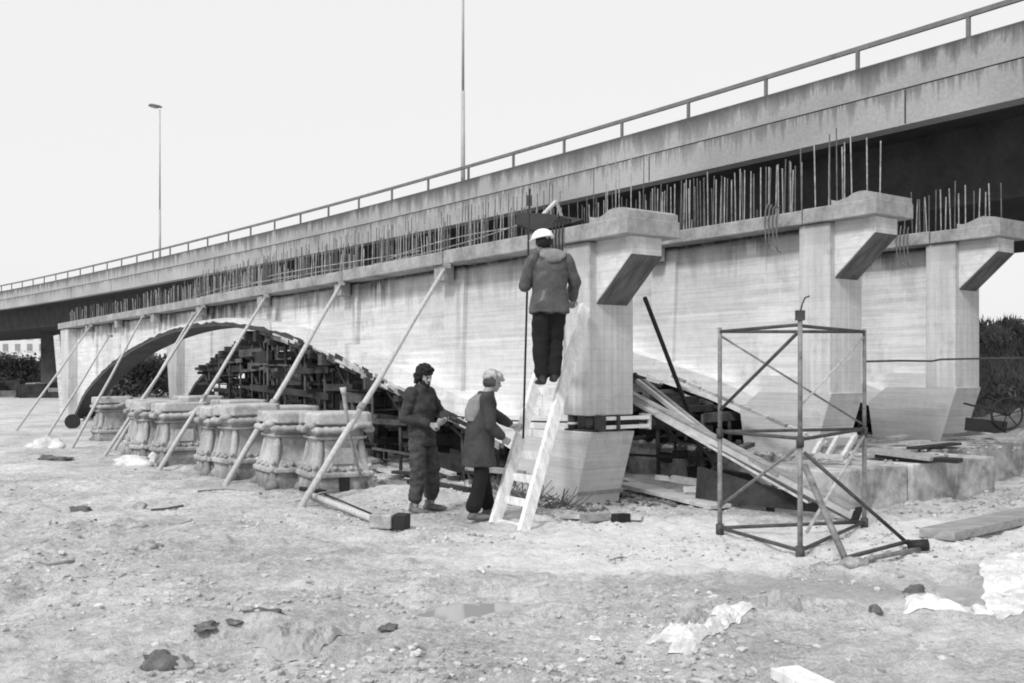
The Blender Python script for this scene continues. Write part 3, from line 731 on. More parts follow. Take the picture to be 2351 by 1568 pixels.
for k in range(12):
    s = .8 + 6.2 * (k + random.random() * .8) / 12; n = random.uniform(1.3, 2.6); L = random.uniform(.4, 1.4); a = random.uniform(-.9, .9)
    p = LA(s, n, 0); q = LA(s + L * math.cos(a), n + L * math.sin(a) * .5, 0); z0 = gz(p.x, p.y) + .06 + random.choice((0, .08, .16))
    mt, tn = random.choice(TONE); wd = random.uniform(.08, .25)
    solo('scrap_board', MB().bar((p.x, p.y, z0), (q.x, q.y, z0 + random.uniform(-.03, .1)), wd, random.uniform(.03, .09)), mt,
         '%s %s board in the dark gap behind the nearest pier, %s going inward' % ('wide' if wd > .16 else 'narrow', tn, ORD[k]), 'board', (p.x, p.y, gz(p.x, p.y)), 'scrap boards between the nearest and middle ribs')

# ------------------------------------------------------------------ raking props against the near rib
props = [((3.25, 3.24), (690, 1165), 'stout raking pole, rightmost, from cap down to the ground in front of the pedestals', .052),
         ((6.79, 3.24), (515, 1112), 'second raking pole from the right, thick and pieced, passing behind the pedestals', .055),
         ((10.3, 3.24), (365, 1080), 'third raking pole from the right, its foot in front of the middle pedestals', .048),
         ((14.25, 3.24), (240, 1050), 'right pole of the close parallel pair near the top of the arch', .045),
         ((14.95, 3.1), (262, 1040), 'left pole of the close parallel pair near the top of the arch', .045),
         ((19.4, 3.24), (165, 1030), 'third raking pole from the left, leaning on the left half of the arch', .045),
         ((23.1, 2.8), (108, 1000), 'second raking pole from the left, shorter, stopping below the cap', .043),
         ((25.5, 3.22), (38, 990), 'leftmost raking pole, foot on the bare ground at the picture edge', .045)]
for (s, z), (fx, fy), lb, rad in props:
    top = LA(s, -.06, z); ft = gnd(fx, fy); ft = on(ft)
    r = thing('raking_prop', lb, 'timber prop', tuple(ft), 0, 'raking props against the nearest rib')
    mid = ft.lerp(top, .5) + Vector((0, 0, -.03))
    ftd = ft - (top - ft).normalized() * .06
    part(r, 'pole', MB().tube([ftd, ft.lerp(top, .25), mid, ft.lerp(top, .75), top], [rad * .82, rad * .8, rad * .74, rad * .66, rad * .6], 9), M['prop'])
    if s < 11:
        a = ft.lerp(top, .36)
        part(r, 'splice_collar', MB().tube([a, a + (top - ft).normalized() * .1], rad * .98, 9), M['board'])
    part(r, 'wedge', MB().bar(top + Vector((.02, .02, -.02)), top + Vector((.02, .02, .05)), .16, .12), M['board'])
# boards against the end column at the far left
for k, (x0, y0, x1, y1, lb) in enumerate(((130, 770, 147, 945, 'pale narrow board standing against the far left end of the rib'),)):
    a = at(x0, y0, 37.6); b = at(x1, y1, 36.6); b.z = 0
    solo('leaning_board', MB().bar(b, a, .22, .06, up=(0, 1, 0)), M['board_pale'], lb, 'board', tuple(b))

def remesh(mb, voxel, smooth=4, fold=0.0, fscale=6.0, fz=(1, 1, 1), seed=0.0):
    me = mb.mesh('tmp'); o = bpy.data.objects.new('tmp', me); C.objects.link(o)
    m = o.modifiers.new('r', 'REMESH'); m.mode = 'VOXEL'; m.voxel_size = voxel; m.use_smooth_shade = True
    if smooth: s = o.modifiers.new('s', 'SMOOTH'); s.factor = .5; s.iterations = smooth
    dg = bpy.context.evaluated_depsgraph_get(); ev = o.evaluated_get(dg); out = bpy.data.meshes.new_from_object(ev)
    bpy.data.objects.remove(o); bpy.data.meshes.remove(me)
    if fold:
        n = len(out.vertices); cc = np.empty(n * 3); out.vertices.foreach_get('co', cc); cc = cc.reshape(-1, 3)
        nn = np.array([v.normal[:] for v in out.vertices])
        d = np.array([1 - 2.6 * abs(mnoise.noise(Vector((p[0] * fz[0] * fscale + seed, p[1] * fz[1] * fscale, p[2] * fz[2] * fscale)))) for p in cc])
        d2 = np.array([mnoise.noise(Vector((p[0] * 14 + seed, p[1] * 14, p[2] * 14))) for p in cc])
        cc += nn * (d * fold + d2 * fold * .35)[:, None]; out.vertices.foreach_set('co', cc.ravel())
    out.polygons.foreach_set('use_smooth', [True] * len(out.polygons)); out.update()
    return out
# ------------------------------------------------------------------ cast pedestals
def plan(h, c, y=None):
    """square with notched corners, half width h, notch c"""
    i = h - c
    return [(h, -i), (h, i), (i, i + c * .25), (i + c * .0, h), (-i, h), (-i, i + c * .25), (-h, i), (-h, -i), (-i, -i - c * .25), (-i, -h), (i, -h), (i, -i - c * .25)]
def oct8(h, c):
    i = h - c
    return [(h, -i), (h, i), (i, h), (-i, h), (-h, i), (-h, -i), (-i, -h), (i, -h)]
def loft(levels, fn):
    mb = MB(); vs = []; n = None
    for h, c, z in levels:
        p = fn(h, c); n = len(p); vs += [(x, y, z) for x, y in p]
    m = len(levels)
    fs = [(i * n + k, i * n + (k + 1) % n, (i + 1) * n + (k + 1) % n, (i + 1) * n + k) for i in range(m - 1) for k in range(n)]
    fs += [tuple(reversed(range(n))), tuple(range((m - 1) * n, m * n))]
    return mb.add(vs, fs)
PED_L = []
def worn(mb, vox, amt, seed):
    return remesh(mb, vox, 1, amt, 3.2, (1, 1, 1), seed)
def pedestal_proto(label, seed=0.0):
    r = thing('stone_pedestal', label, 'pedestal', (0, 0, 0), 0, 'cast stone pedestals waiting in a row')
    P = lambda *a, **k: part(r, *a, world=False, **k)
    P('top_slab', loft([(.375, .08, .945), (.395, .08, .96), (.39, .08, 1.09), (.37, .08, 1.115)], oct8) , M['stone_top'], bevel=.012)
    
    P('neck', loft([(.315, .09, .78), (.32, .09, .95)], oct8), M['stone'])
    # rope moulding: on each side it runs level, then climbs to the slab at the right-hand corner
    rope = None
    for a in range(4):
        ang = a * math.pi / 2; pts = []; rad = []
        for k in range(17):
            u = k / 16; x = -.36 + .72 * u; z = .872 + (0 if u < .55 else .07 * math.sin((u - .55) / .45 * math.pi / 1.5))
            y = -.375 - .025 * math.sin(u * math.pi)
            pts.append((x * math.cos(ang) - y * math.sin(ang), x * math.sin(ang) + y * math.cos(ang), z)); rad.append(.045 + .009 * math.sin(u * 40))
        P('rope_moulding', MB().tube(pts, rad, 10), M['stone'])
    for a in range(4):
        ang = a * math.pi / 2 + math.pi / 4; c, s = math.cos(ang), math.sin(ang)
        mb = MB(); mb.ico((c * .47, s * .47, .872), .06, 2, .1, (1.15, 1.15, .8)); P('rope_knot', mb, M['stone'])
    P('ring_moulding', loft([(.33, .09, .735), (.35, .09, .75), (.35, .09, .775), (.33, .09, .785)], oct8), M['stone'], bevel=.006)
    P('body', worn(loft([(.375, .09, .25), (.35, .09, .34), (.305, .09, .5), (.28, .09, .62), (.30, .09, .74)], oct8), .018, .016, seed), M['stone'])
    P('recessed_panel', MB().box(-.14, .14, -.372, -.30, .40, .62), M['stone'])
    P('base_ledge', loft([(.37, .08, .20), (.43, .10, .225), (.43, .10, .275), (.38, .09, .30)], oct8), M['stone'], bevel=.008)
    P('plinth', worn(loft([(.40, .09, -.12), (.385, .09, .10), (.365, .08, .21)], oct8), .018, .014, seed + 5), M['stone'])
    for a in range(4):
        ang = a * math.pi / 2 + math.pi / 4; c, s = math.cos(ang), math.sin(ang)
        q = lambda rr, z: (c * rr, s * rr, z)
        v = P('corner_scroll', MB().tube([q(.37, .73), q(.385, .6), q(.41, .45), q(.45, .33), q(.50, .22), q(.46, .12), q(.50, .04), q(.52, -.04)],
                                  [.035, .05, .055, .05, .04, .06, .085, .095], 8), M['stone'])
        mb = MB(); mb.ico(q(.50, .36), .042, 1, .2); mb.ico(q(.52, .255), .048, 1, .2)
        part(r, 'scroll_knob', mb, M['stone'], world=False, parent=v)
    for a in range(4):
        ang = a * math.pi / 2
        mb = MB()
        for k in range(5):
            x = -.2 + .1 * k; y = -.385; z = .325 + .02 * (k % 2)
            mb.ico((x * math.cos(ang) - y * math.sin(ang), x * math.sin(ang) + y * math.cos(ang), z), .035, 1, .4)
        P('leaf_carving', mb, M['stone'])
    return r
peds = [(740, 13.62, 'nearest pedestal, at the right end of the row with a dark slot in its base'),
        (636, 14.3, 'second nearest pedestal, tucked close behind the one with the dark slot'),
        (538, 15.4, 'third pedestal of the front row, behind the foot of the second raking pole'),
        (487, 16.35, 'fourth pedestal of the front row, its cast foot clear in the mud'),
        (381, 17.78, 'fifth pedestal of the front row, crossed by the third raking pole'),
        (333, 18.53, 'sixth pedestal of the front row, with a white sack against its foot'),
        (312, 19.53, 'seventh pedestal of the front row, partly behind the pair of poles'),
        (232, 24.2, 'farthest pedestal, at the left end of the row beside the black round form')]
proto = None
for i, (px, Yf, lb) in enumerate(peds):
    yaw = R(31 + (i * 37 % 11) - 5); th = yaw
    cx = (px - 1175.5) / F * Yf + .08; cy = Yf + .52
    loc = (cx, cy, gz(cx, cy) + .01)
    if proto is None or i == 3:
        pr = pedestal_proto(lb, i * 3.3); pr.scale = (1.1, 1.1, 1.0); pr.location = loc; pr.rotation_euler = (0, 0, yaw)
        if proto is None: proto = pr
        proto2 = pr
    else:
        o = dup((proto, proto2)[i % 2], loc, yaw + (math.pi / 2) * (i % 4), lb)
        o.rotation_euler.x = R(random.uniform(-2.2, 2.2)); o.rotation_euler.y = R(random.uniform(-2.2, 2.2)); o.scale = (1.1, 1.1, random.uniform(.965, 1.02))
back = [(660, 17.0, 'rear row pedestal nearest the piers, only its pale top showing'), (548, 19.0, 'rear row pedestal in the middle, only its pale top showing'),
        (455, 20.9, 'rear row pedestal farthest from the piers, only its pale top showing')]
for px, Yf, lb in back:
    cx = (px - 1175.5) / F * Yf; dup(proto, (cx, Yf, gz(cx, Yf) + .02), R(36), lb)
# the dark slot and round hole in the nearest pedestal's base
c, s = math.cos(proto.rotation_euler.z), math.sin(proto.rotation_euler.z)
part(proto, 'dark_slot', MB().box(-.06, .07, -.425, -.36, -.02, .215), M['black'], world=False)
part(proto, 'round_hole', MB().tube([(.25, -.43, .12), (.25, -.36, .12)], .05, 14), M['clod_dark'], world=False)

# black tub shape added for the shaded hole at the arch foot, white sacks
tb = on(gnd(163, 985))
mb = MB(); ax = Vector((.25, -1, .12)).normalized()
c0 = tb + Vector((0, .15, .20))
mb.tube([c0 + ax * -.22, c0 + ax * .1], [.17, .21], 22, smooth=False)
r = thing('shade_tub', 'black round form added for the arch foot shade left of the farthest pedestal', 'tub', tuple(tb))
part(r, 'shade_shell', mb, M['black']); part(r, 'rim', MB().tube([c0 + ax * .1, c0 + ax * .12], .222, 22, smooth=False), M['black'])
def lump(name, c, rx, ry, rz, mat, label, cat, sub=3, jit=.5, group=None, flatz=True):
    mb = MB(); mb.ico((0, 0, 0), 1, sub, jit)
    vs = []
    for x, y, z in mb.v:
        k = 1 + .18 * mnoise.noise(Vector((x * 3 + c[0], y * 3 + c[1], z * 3)))
        vs.append((c[0] + x * rx * k, c[1] + y * ry * k, c[2] + max(-.15 if flatz else -1, z) * rz * k))
    mb.v = vs
    return solo(name, mb, mat, label, cat, tuple(c), group)
lump('sack', on(gnd(300, 1068)), .34, .2, .17, M['plastic'], 'long white sack lying before the front row of pedestals', 'sack')
lump('sack', on(gnd(322, 1064)) + Vector((.28, 0, 0)), .13, .12, .2, M['plastic'], 'small round white bundle at the foot of the sixth pedestal', 'sack')
lump('rubble_heap', on(gnd(108, 1040)), .35, .3, .22, M['plastic'], 'small white rubble heap at the left, below the leftmost poles', 'heap', jit=.9)
lump('dark_rag', on(gnd(118, 1056)), .3, .16, .07, M['clod_dark'], 'dark crumpled rag below the white rubble heap at the left', 'rag', jit=1.2)
lump('dark_rag', on(gnd(185, 1173)), .13, .07, .05, M['clod_dark'], 'small black flat lump alone on the bare mud at left', 'rag')
# leaning tool shaft by the nearest pedestal
a = on(gnd(838, 1137)); b = at(789, 905, 12.9)
r = thing('leaning_stick', 'thin bent stick leaning on the right side of the nearest pedestal', 'stick', tuple(a))
part(r, 'shaft', MB().tube([a, at(815, 1050, 13.2), at(800, 985, 13.1), b], [.022, .02, .022, .026], 7), M['board'])
part(r, 'knob', MB().tube([b, b + Vector((-.01, 0, .09))], [.03, .045], 7), M['prop'])

# prop with a square block lying on the ground
p0 = gnd(705, 1148); p1 = gnd(862, 1215)
r = thing('fallen_post', 'pale round post lying on the mud with a dark block at its right end', 'post', tuple(on(p0)))
h0, h1 = gz(p0.x, p0.y) + .05, gz(p1.x, p1.y) + .07
part(r, 'shaft', MB().tube([(p0.x, p0.y, h0), (p1.x, p1.y, h1)], .038, 10), M['prop'])
part(r, 'side_rail', MB().tube([(p0.x + .2, p0.y + .12, h0 - .02), (p1.x + .05, p1.y + .14, h1)], .012, 6), M['black'])
part(r, 'end_block', MB().bar((p1.x - .04, p1.y - .02, h1), (p1.x + .2, p1.y - .08, h1), .16, .15), M['clod'], bevel=.02)
part(r, 'end_plate', MB().bar((p1.x + .22, p1.y - .08, h1 + .005), (p1.x + .36, p1.y - .11, h1), .16, .16), M['black'], bevel=.01)
part(r, 'stub', MB().tube([(p0.x - .1, p0.y + .02, h0 + .06), (p0.x + .25, p0.y - .03, h0 + .02)], .03, 8), M['black'])
part(r, 'cross_bar', MB().tube([(p0.x - .02, p0.y - .62, h0 - .03), (p0.x + .22, p0.y - .2, h0 + .03), (p0.x + .42, p0.y - .02, h0 + .04)], .012, 6), M['board'])

# ------------------------------------------------------------------ ladder
LL, LR = Vector((-.195, 11.0, 0)), Vector((.115, 10.54, 0)); LV = Vector((.775, 1.64, 2.47))
lat = (LR - LL).normalized(); nrm = lat.cross(LV.normalized()).normalized()
r = thing('ladder', 'whitewashed home-made wooden ladder leaning on the nearest pier', 'ladder', tuple(on((LL + LR) / 2)))
for a, k in ((LL, 1.0), (LR, 1.0)):
    st = a + Vector((0, 0, gz(a.x, a.y) - .02))
    part(r, 'side_rail', MB().bar(st, a + LV * k, .06, .135, up=tuple(nrm)), M['white_wood'], bevel=.004)
for i in range(9):
    u = .012 + i * .098
    part(r, 'rung', MB().bar(LL + LV * u - lat * .06 - nrm * .085, LR + LV * u - lat * .0 - nrm * .085, .045, .085, up=(0, 0, 1)), M['white_wood'], bevel=.003)
def lad(u, w): return LL.lerp(LR, w) + LV * u

# levelling staff held upright
st0 = Vector((.128, 11.42, .90)); st1 = Vector((.205, 11.48, 3.78))
r = thing('measuring_staff', 'tall thin dark staff held upright between the two men at the ladder', 'staff', tuple(st0))
part(r, 'rod', MB().tube([st0, st0.lerp(st1, .5), st1], .013, 7), M['black'])
q = st0.lerp(st1, .955)
part(r, 'target_plate', MB().bar(q - Vector((0, 0, .07)), q + Vector((0, 0, .05)), .06, .02, up=(0, 1, 0)), M['jack'])
# long cable/pipe behind tower
a = at(1985, 830, 10.9); pts = [a, at(2060, 828, 11.3), at(2140, 829, 11.6), at(2160, 825, 11.7), at(2260, 823, 12.2), at(2420, 821, 13)]
solo('hose_line', MB().tube(pts, .012, 6), M['scaf_dark'], 'thin dark hose stretched level from the scaffold tower to the right', 'hose', tuple(a))

# ------------------------------------------------------------------ scaffold tower
TF, TL, TR = Vector((2.61, 9.02, 0)), Vector((2.14, 10.25, 0)), Vector((3.73, 10.54, 0))
tw = thing('scaffold_tower', 'small three-legged tubular scaffold tower standing on the white mud', 'scaffold', tuple(on((TF + TL + TR) / 3)))
def T(name, pts, rad, mat): return part(tw, name, MB().tube(pts, rad, 8), M[mat])
H = Vector((0, 0, 1))
def lerp(a, b, t): return a.lerp(b, t)
for p, top, mt in ((TF, 2.17, 'scaf'), (TL, 2.12, 'scaf'), (TR, 2.12, 'scaf')):
    g0 = on(p)
    T('leg', [g0 + H * -.03, g0 + H * 1.0], .025, mt); T('upper_leg', [g0 + H * 1.0, p + H * top], .022, mt)
    T('leg_coupler', [p + H * .98, p + H * 1.08], .036, 'scaf_dark')
    T('base_foot', [g0 + H * -.02, g0 + H * .10], .042, 'scaf_dark')
mb = MB().bar(TF + H * 2.13, TF + H * 2.22, .075, .06, up=(0, 1, 0)); part(tw, 'top_bracket', mb, M['scaf_dark'])
T('hook_rod', [TF + H * 2.2, TF + Vector((.02, 0, 2.28)), TF + Vector((.045, 0, 2.335)), TF + Vector((.085, 0, 2.35))], .008, 'scaf_dark')
for a, b in ((TL, TF), (TF, TR), (TL, TR)):
    T('top_ring_bar', [a + H * 2.08, b + H * 2.09], .0165, 'scaf_dark')
    T('middle_ring_bar', [a + H * 1.05, b + H * 1.06], .017, 'scaf_dark')
    T('bottom_ring_bar', [on(a, .06), on(b, .06)], .019, 'scaf_dark')
T('brace', [TF + H * 2.04, TL + H * 1.27], .0165, 'scaf_dark')
T('brace', [TL + H * 2.04, TR + H * 1.10], .011, 'scaf')
T('brace', [TR + H * 2.04, TF + H * 1.35], .010, 'scaf_pale')
T('brace', [TF + H * 1.0, TL + H * .28], .0165, 'scaf')
T('brace', [TR + H * 1.0, TF + Vector((.12, .2, .18))], .0165, 'scaf_pale')
# outrigger frame of the tower
E1, E2 = on(Vector((2.81, 8.36, 0)), .02), on(Vector((3.75, 9.41, 0)), .03)
rg = thing('outrigger', 'dark tube outrigger in front of the scaffold tower, feet spread in the mud', 'scaffold brace', tuple(E1))
part(rg, 'pole', MB().tube([TF + Vector((.035, -.02, .93)), E2], .019, 8), M['scaf_dark'])
part(rg, 'pole', MB().tube([TF + Vector((.03, -.03, .82)), (TF + Vector((.03, -.03, .82))).lerp(E1, .5), E1], .029, 8), M['scaf'])
part(rg, 'ground_bar', MB().tube([E1 + H * .04, E2 + H * .03], .02, 8), M['scaf_dark'])
part(rg, 'ground_bar', MB().tube([on(E1 + Vector((.16, .0, 0)), .03), on(E2 + Vector((.06, -.15, 0)), .04)], .022, 8), M['scaf'])
part(rg, 'foot_block', MB().tube([E2 + Vector((-.04, -.1, 0)), E2 + Vector((.1, -.2, .03))], .055, 8), M['black'])

# ------------------------------------------------------------------ inclined steel beams behind the tower
def pix(px, py, Y): return at(px, py, Y)
foot = on(Vector((3.72, 10.85, 0)), .03); topb = Vector((1.60, 13.35, 1.33))
r = thing('inclined_beam', 'wide pale steel channel beam sloping down behind the scaffold tower', 'beam', tuple(foot))
part(r, 'web', MB().bar(foot + Vector((0, 0, .06)), topb, .05, .105, up=(0, 0, 1)), M['beam'])
part(r, 'top_flange', MB().bar(foot + Vector((0, .03, .122)), topb + Vector((0, .03, .062)), .13, .018), M['board'])
part(r, 'bottom_flange', MB().bar(foot + Vector((0, .03, .0)), topb + Vector((0, .03, -.062)), .13, .018), M['fw_mid'])
part(r, 'end_plate', MB().bar(foot + Vector((.01, 0, -.03)), foot + Vector((.05, -.05, .15)), .12, .02), M['black'])
for k, (dx, dy, dz, w_, h_, mt, lb) in enumerate(((-.05, .2, .10, .12, .03, 'board_pale', 'pale thin plank lying on the sloping channel beam, lowest of the stack'),
        (-.35, .42, .26, .10, .028, 'board', 'grey thin plank sloping just above the channel beam'),
        (-.15, .32, .155, .07, .05, 'fw_mid', 'dark square batten between the sloping planks'),
        (.12, -.12, -.14, .09, .03, 'board_pale', 'pale plank sloping just below the channel beam'),
        (-.9, .95, .50, .09, .03, 'board_pale', 'short pale plank at the head of the sloping stack'))):
    a = foot.lerp(topb, (.05, .12, .3, .22, .45)[k]) + Vector((dx, dy, dz)); b = topb + Vector((dx * .5, dy, dz * .6 + .03 * math.sin(k * 2.1)))
    solo('sloping_plank', MB().bar(a, b, w_, h_), M[mt], lb, 'plank', (a.x, a.y, gz(a.x, a.y)), 'planks sloping down behind the scaffold tower')
f2 = foot + Vector((-.62, 1.1, .24)); t2 = topb + Vector((.15, .55, .22))
r = thing('inclined_beam', 'grey double rail beam sloping just above the wide pale one', 'beam', tuple(on(f2)))
part(r, 'rail', MB().bar(f2, t2, .06, .05), M['beam']); part(r, 'rail', MB().bar(f2 + Vector((.1, .14, -.05)), t2 + Vector((.1, .14, -.02)), .06, .09), M['board'])
part(r, 'rail', MB().bar(f2 + Vector((-.55, .5, .23)), t2 + Vector((0, .3, .1)), .035, .03), M['black'])
part(r, 'support', MB().bar(on(f2), f2, .08, .08), M['fw_dark'])
f3 = Vector((4.15, 13.05, .72)); t3 = LA(2.9, -.15, 1.15, QB)
r = thing('kerb_strip', 'rough pale formwork strip running down the edge of the middle arch', 'formwork', tuple(f3))
for k in range(9):
    a = t3.lerp(f3, k / 9 + .005); b = t3.lerp(f3, (k + 1) / 9 - .008)
    part(r, 'batten', MB().bar(a, b, .05, .045), M['board_pale'] if k % 3 else M['board'])
solo('dark_pole', MB().tube([LA(-.02, W + .18, 2.62), on(gnd(1640, 1100))], [.03, .034], 8), M['black'],
     'straight black steel pole leaning from the nearest pier down behind the tower', 'pole', tuple(on(gnd(1640, 1100))))
# dark panel added for the shade under the beam
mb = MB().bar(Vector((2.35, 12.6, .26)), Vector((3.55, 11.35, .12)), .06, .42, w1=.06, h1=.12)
solo('shade_panel', mb, M['fw_dark'], 'black panel added for the shade under the wide sloping beam behind the tower', 'sheet', (2.35, 12.6, 0))
solo('ground_board', MB().bar(on(gnd(1438, 1128), .08), on(gnd(1655, 1168), .06), .34, .05), M['board_pale'],
     'wide pale board lying on the ground between nearest pier and scaffold tower', 'board', tuple(on(gnd(1438, 1128))), bevel=.006)
solo('ground_board', MB().bar(on(gnd(1290, 1183), .03), on(gnd(1475, 1192), .03), .14, .04), M['board_pale'],
     'long thin pale board at the foot of the nearest pier, right of the ladder', 'board', tuple(on(gnd(1290, 1183))), bevel=.004)
solo('timber_block', MB().bar(on(gnd(1335, 1196), .05), on(gnd(1395, 1192), .05), .1, .09), M['board'],
     'short square timber block on the white mud below the nearest pier', 'block', tuple(on(gnd(1335, 1196))), bevel=.006)
solo('timber_block', MB().bar(on(gnd(1410, 1197), .05), on(gnd(1440, 1192), .05), .1, .09), M['black'],
     'short black block beside the square one below the nearest pier', 'block', tuple(on(gnd(1410, 1197))), bevel=.006)
# big timber at right edge and white piece at the bottom
a, b = on(gnd(2150, 1245), .05), on(gnd(2480, 1172), .05)
solo('timber_beam', MB().bar(a, b, .36, .09), M['board'], 'long thick flat timber lying at the right edge of the picture', 'timber', tuple(a), bevel=.008)
a, b = on(gnd(1800, 1556), .03), on(gnd(1925, 1620), .03)
solo('white_offcut', MB().bar(a, b, .17, .06), M['white_wood'], 'white painted wood offcut cut by the bottom edge of the picture', 'offcut', tuple(a), bevel=.004)
# plank and trestle on the footing
ztop = .51
a, b = at(1990, 990, 13.4), at(2150, 1044, 12.75); a.z = .62; b.z = .56
solo('plank_and_shadow', MB().bar(a, b, .42, .05), M['board'], 'thick grey plank lying tilted on the stained footing wall', 'plank', tuple(a), bevel=.006)
solo('plank_and_shadow', MB().bar(a + Vector((.1, -.15, -.06)), b + Vector((.25, -.12, -.02)), .3, .05), M['black'], 'black strip added as the shadow under the grey plank on the footing wall', 'plank', tuple(a))  # black slab stands in for the shadow below the grey plank
fr = thing('white_trestle', 'low white frame like a trestle behind the tower on the footing', 'trestle', tuple(at(1905, 1055, 12.6)))
t0 = [at(1868, 1045, 12.6), at(1893, 1000, 12.8), at(1965, 998, 12.9), at(1935, 1050, 12.65)]
for v in t0: v.z = max(v.z, .53)
for i, j in ((0, 1), (1, 2), (2, 3), (3, 0)): part(fr, 'rail', MB().bar(t0[i], t0[j], .05, .06), M['board_pale'])
part(fr, 'rail', MB().bar(at(1925, 1000, 12.85), at(1900, 1046, 12.65), .05, .06), M['board_pale'])

random.seed(57)
for k in range(12):
    n = 2.2 + 7.4 * (k + random.random()) / 12; s_ = random.uniform(-1.7, .6); L = random.uniform(.35, 1.3); a_ = random.uniform(-1.2, 1.2)
    p = LA(s_, n, 0); q = LA(s_ + L * math.sin(a_) * .6, n + L * math.cos(a_), 0); zz = .56 + random.choice((0, .05, .1)); mt, tn = random.choice(TONE)
    solo('loose_board', MB().bar((p.x, p.y, zz), (q.x, q.y, zz + random.uniform(0, .08)), random.uniform(.06, .2), random.uniform(.03, .06)), mt,
         '%s board on top of the footing blocks, %s from the left' % (tn, ORD[k]), 'board', (p.x, p.y, .5), 'loose boards on the footing blocks')
for k in range(9):
    a = Vector((1.9 + .14 * k + random.uniform(-.1, .1), 13.3 - .12 * k, .05)); L = random.uniform(.8, 1.9); an = random.uniform(-.5, .3)
    b = a + Vector((L * math.cos(an) * .8, -L * .35, random.uniform(-.02, .35))); a.z = gz(a.x, a.y) + random.uniform(.05, .45); mt, tn = random.choice(TONE)
    solo('jumbled_timber', MB().bar(a, b, random.uniform(.05, .14), random.uniform(.04, .09)), mt,
         '%s timber in the jumble under the sloping planks, %s from the nearest pier' % (tn, ORD[k]), 'timber', (a.x, a.y, 0), 'jumbled timber under the sloping planks')
# cart wheel and dark frame at the far right
c = at(2312, 950, 15.4); r = thing('spoked_wheel', 'dark spoked iron wheel standing on rubble at the right edge', 'wheel', (c.x, c.y, .5))
rr = .24; ring = [c + Vector((math.cos(t) * rr, .0, math.sin(t) * rr)) for t in np.linspace(0, 2 * math.pi, 25)]
part(r, 'rim', MB().tube(ring, .02, 6, cap=False), M['black'])
part(r, 'hub', MB().tube([c - Vector((0, .06, 0)), c + Vector((0, .06, 0))], .035, 8), M['black'])
for k in range(6):
    t = k * math.pi / 3 + .2; part(r, 'spoke', MB().tube([c, c + Vector((math.cos(t) * rr, 0, math.sin(t) * rr))], .009, 5), M['black'])
part(r, 'axle_frame', MB().bar(c + Vector((-.05, .02, 0)), c + Vector((-.62, .1, .16)), .04, .03), M['black'])
part(r, 'axle_frame', MB().bar(c + Vector((-.0, .02, -.22)), c + Vector((-.6, .1, -.16)), .04, .2), M['black'])

# ------------------------------------------------------------------ people
def V(*a): return Vector(a)
def rings(mb, lv, seg=20):
    """lv: (cx, cy, z, rx, ry)"""
    vs = []
    for cx, cy, z, rx, ry in lv:
        for k in range(seg):
            t = 2 * math.pi * k / seg; c, s = math.cos(t), math.sin(t)
            q = 2.4; f = (abs(c) ** q + abs(s) ** q) ** (-1 / q)
            vs.append((cx + rx * c * f, cy + ry * s * f, z))
    m = len(lv)
    fs = [(i * seg + k, i * seg + (k + 1) % seg, (i + 1) * seg + (k + 1) % seg, (i + 1) * seg + k) for i in range(m - 1) for k in range(seg)]
    fs += [tuple(reversed(range(seg))), tuple(range((m - 1) * seg, m * seg))]
    mb.add(vs, fs); return mb
def limb(mb, pts, rad, seg=12):
    P = [Vector(p) for p in pts]
    mb.tube(P, rad, seg)
    for p, r in zip(P, rad): mb.ico(p, r * .985, 2)
def hand(mb, w, d, pn, curl=.8, side=1):
    """w wrist, d direction of the palm, pn palm normal (side the fingers curl to)"""
    w = Vector(w); d = Vector(d).normalized(); pn = Vector(pn); pn = (pn - d * pn.dot(d)).normalized(); a = d.cross(pn)
    limb(mb, [w - d * .02, w + d * .02], [.026, .027])
    for k in (-1, -.33, .33, 1): limb(mb, [w + d * .02 + a * k * .015, w + d * .085 + a * k * .03], [.015, .0135], 8)
    for k, L in ((-1, .062), (-.33, .075), (.33, .08), (1, .07)):
        b = w + d * .085 + a * k * .031; L *= .95
        d1 = (d * math.cos(curl * .8) + pn * math.sin(curl * .8)).normalized(); d2 = (d * math.cos(curl * 1.9) + pn * math.sin(curl * 1.9)).normalized()
        limb(mb, [b, b + d1 * L * .5, b + d1 * L * .5 + d2 * L * .5], [.0105, .0098, .0085], 8)
    tb = w + d * .025 + a * side * .03; td = (d * .7 + a * side * .55 + pn * .45).normalized()
    limb(mb, [tb, tb + td * .04, tb + td * .04 + (d * .8 + pn * .6).normalized() * .032], [.0145, .012, .010], 8)
def head(mb, c, f, up, beard=False):
    """c centre of the skull, f facing, up"""
    c = Vector(c); f = Vector(f).normalized(); up = Vector(up); up = (up - f * up.dot(f)).normalized(); s = f.cross(up)
    def pt(x, y, z): return c + s * x + f * y + up * z
    def blob(x, y, z, rx, ry, rz):
        b = MB(); b.ico((0, 0, 0), 1, 3); mb.add([pt(x + p[0] * rx, y + p[1] * ry, z + p[2] * rz) for p in b.v], b.f)
    blob(0, -.012, .025, .076, .094, .088)      # skull
    blob(0, .022, -.045, .056, .066, .070)      # face and jaw
    blob(0, .058, -.088, .028, .026, .022)      # chin
    blob(0, .066, .016, .05, .02, .014)         # brow
    limb(mb, [pt(0, .082, .0), pt(0, .103, -.030)], [.010, .014], 8)   # nose
    blob(.016, .088, -.034, .010, .010, .008); blob(-.016, .088, -.034, .010, .010, .008)
    blob(0, .083, -.060, .024, .010, .007); blob(0, .081, -.070, .022, .010, .007)   # lips
    blob(.032, .058, -.022, .02, .02, .016); blob(-.032, .058, -.022, .02, .02, .016)  # cheeks
    blob(.077, -.008, -.012, .010, .018, .030); blob(-.077, -.008, -.012, .010, .018, .030)   # ears
    return pt, blob
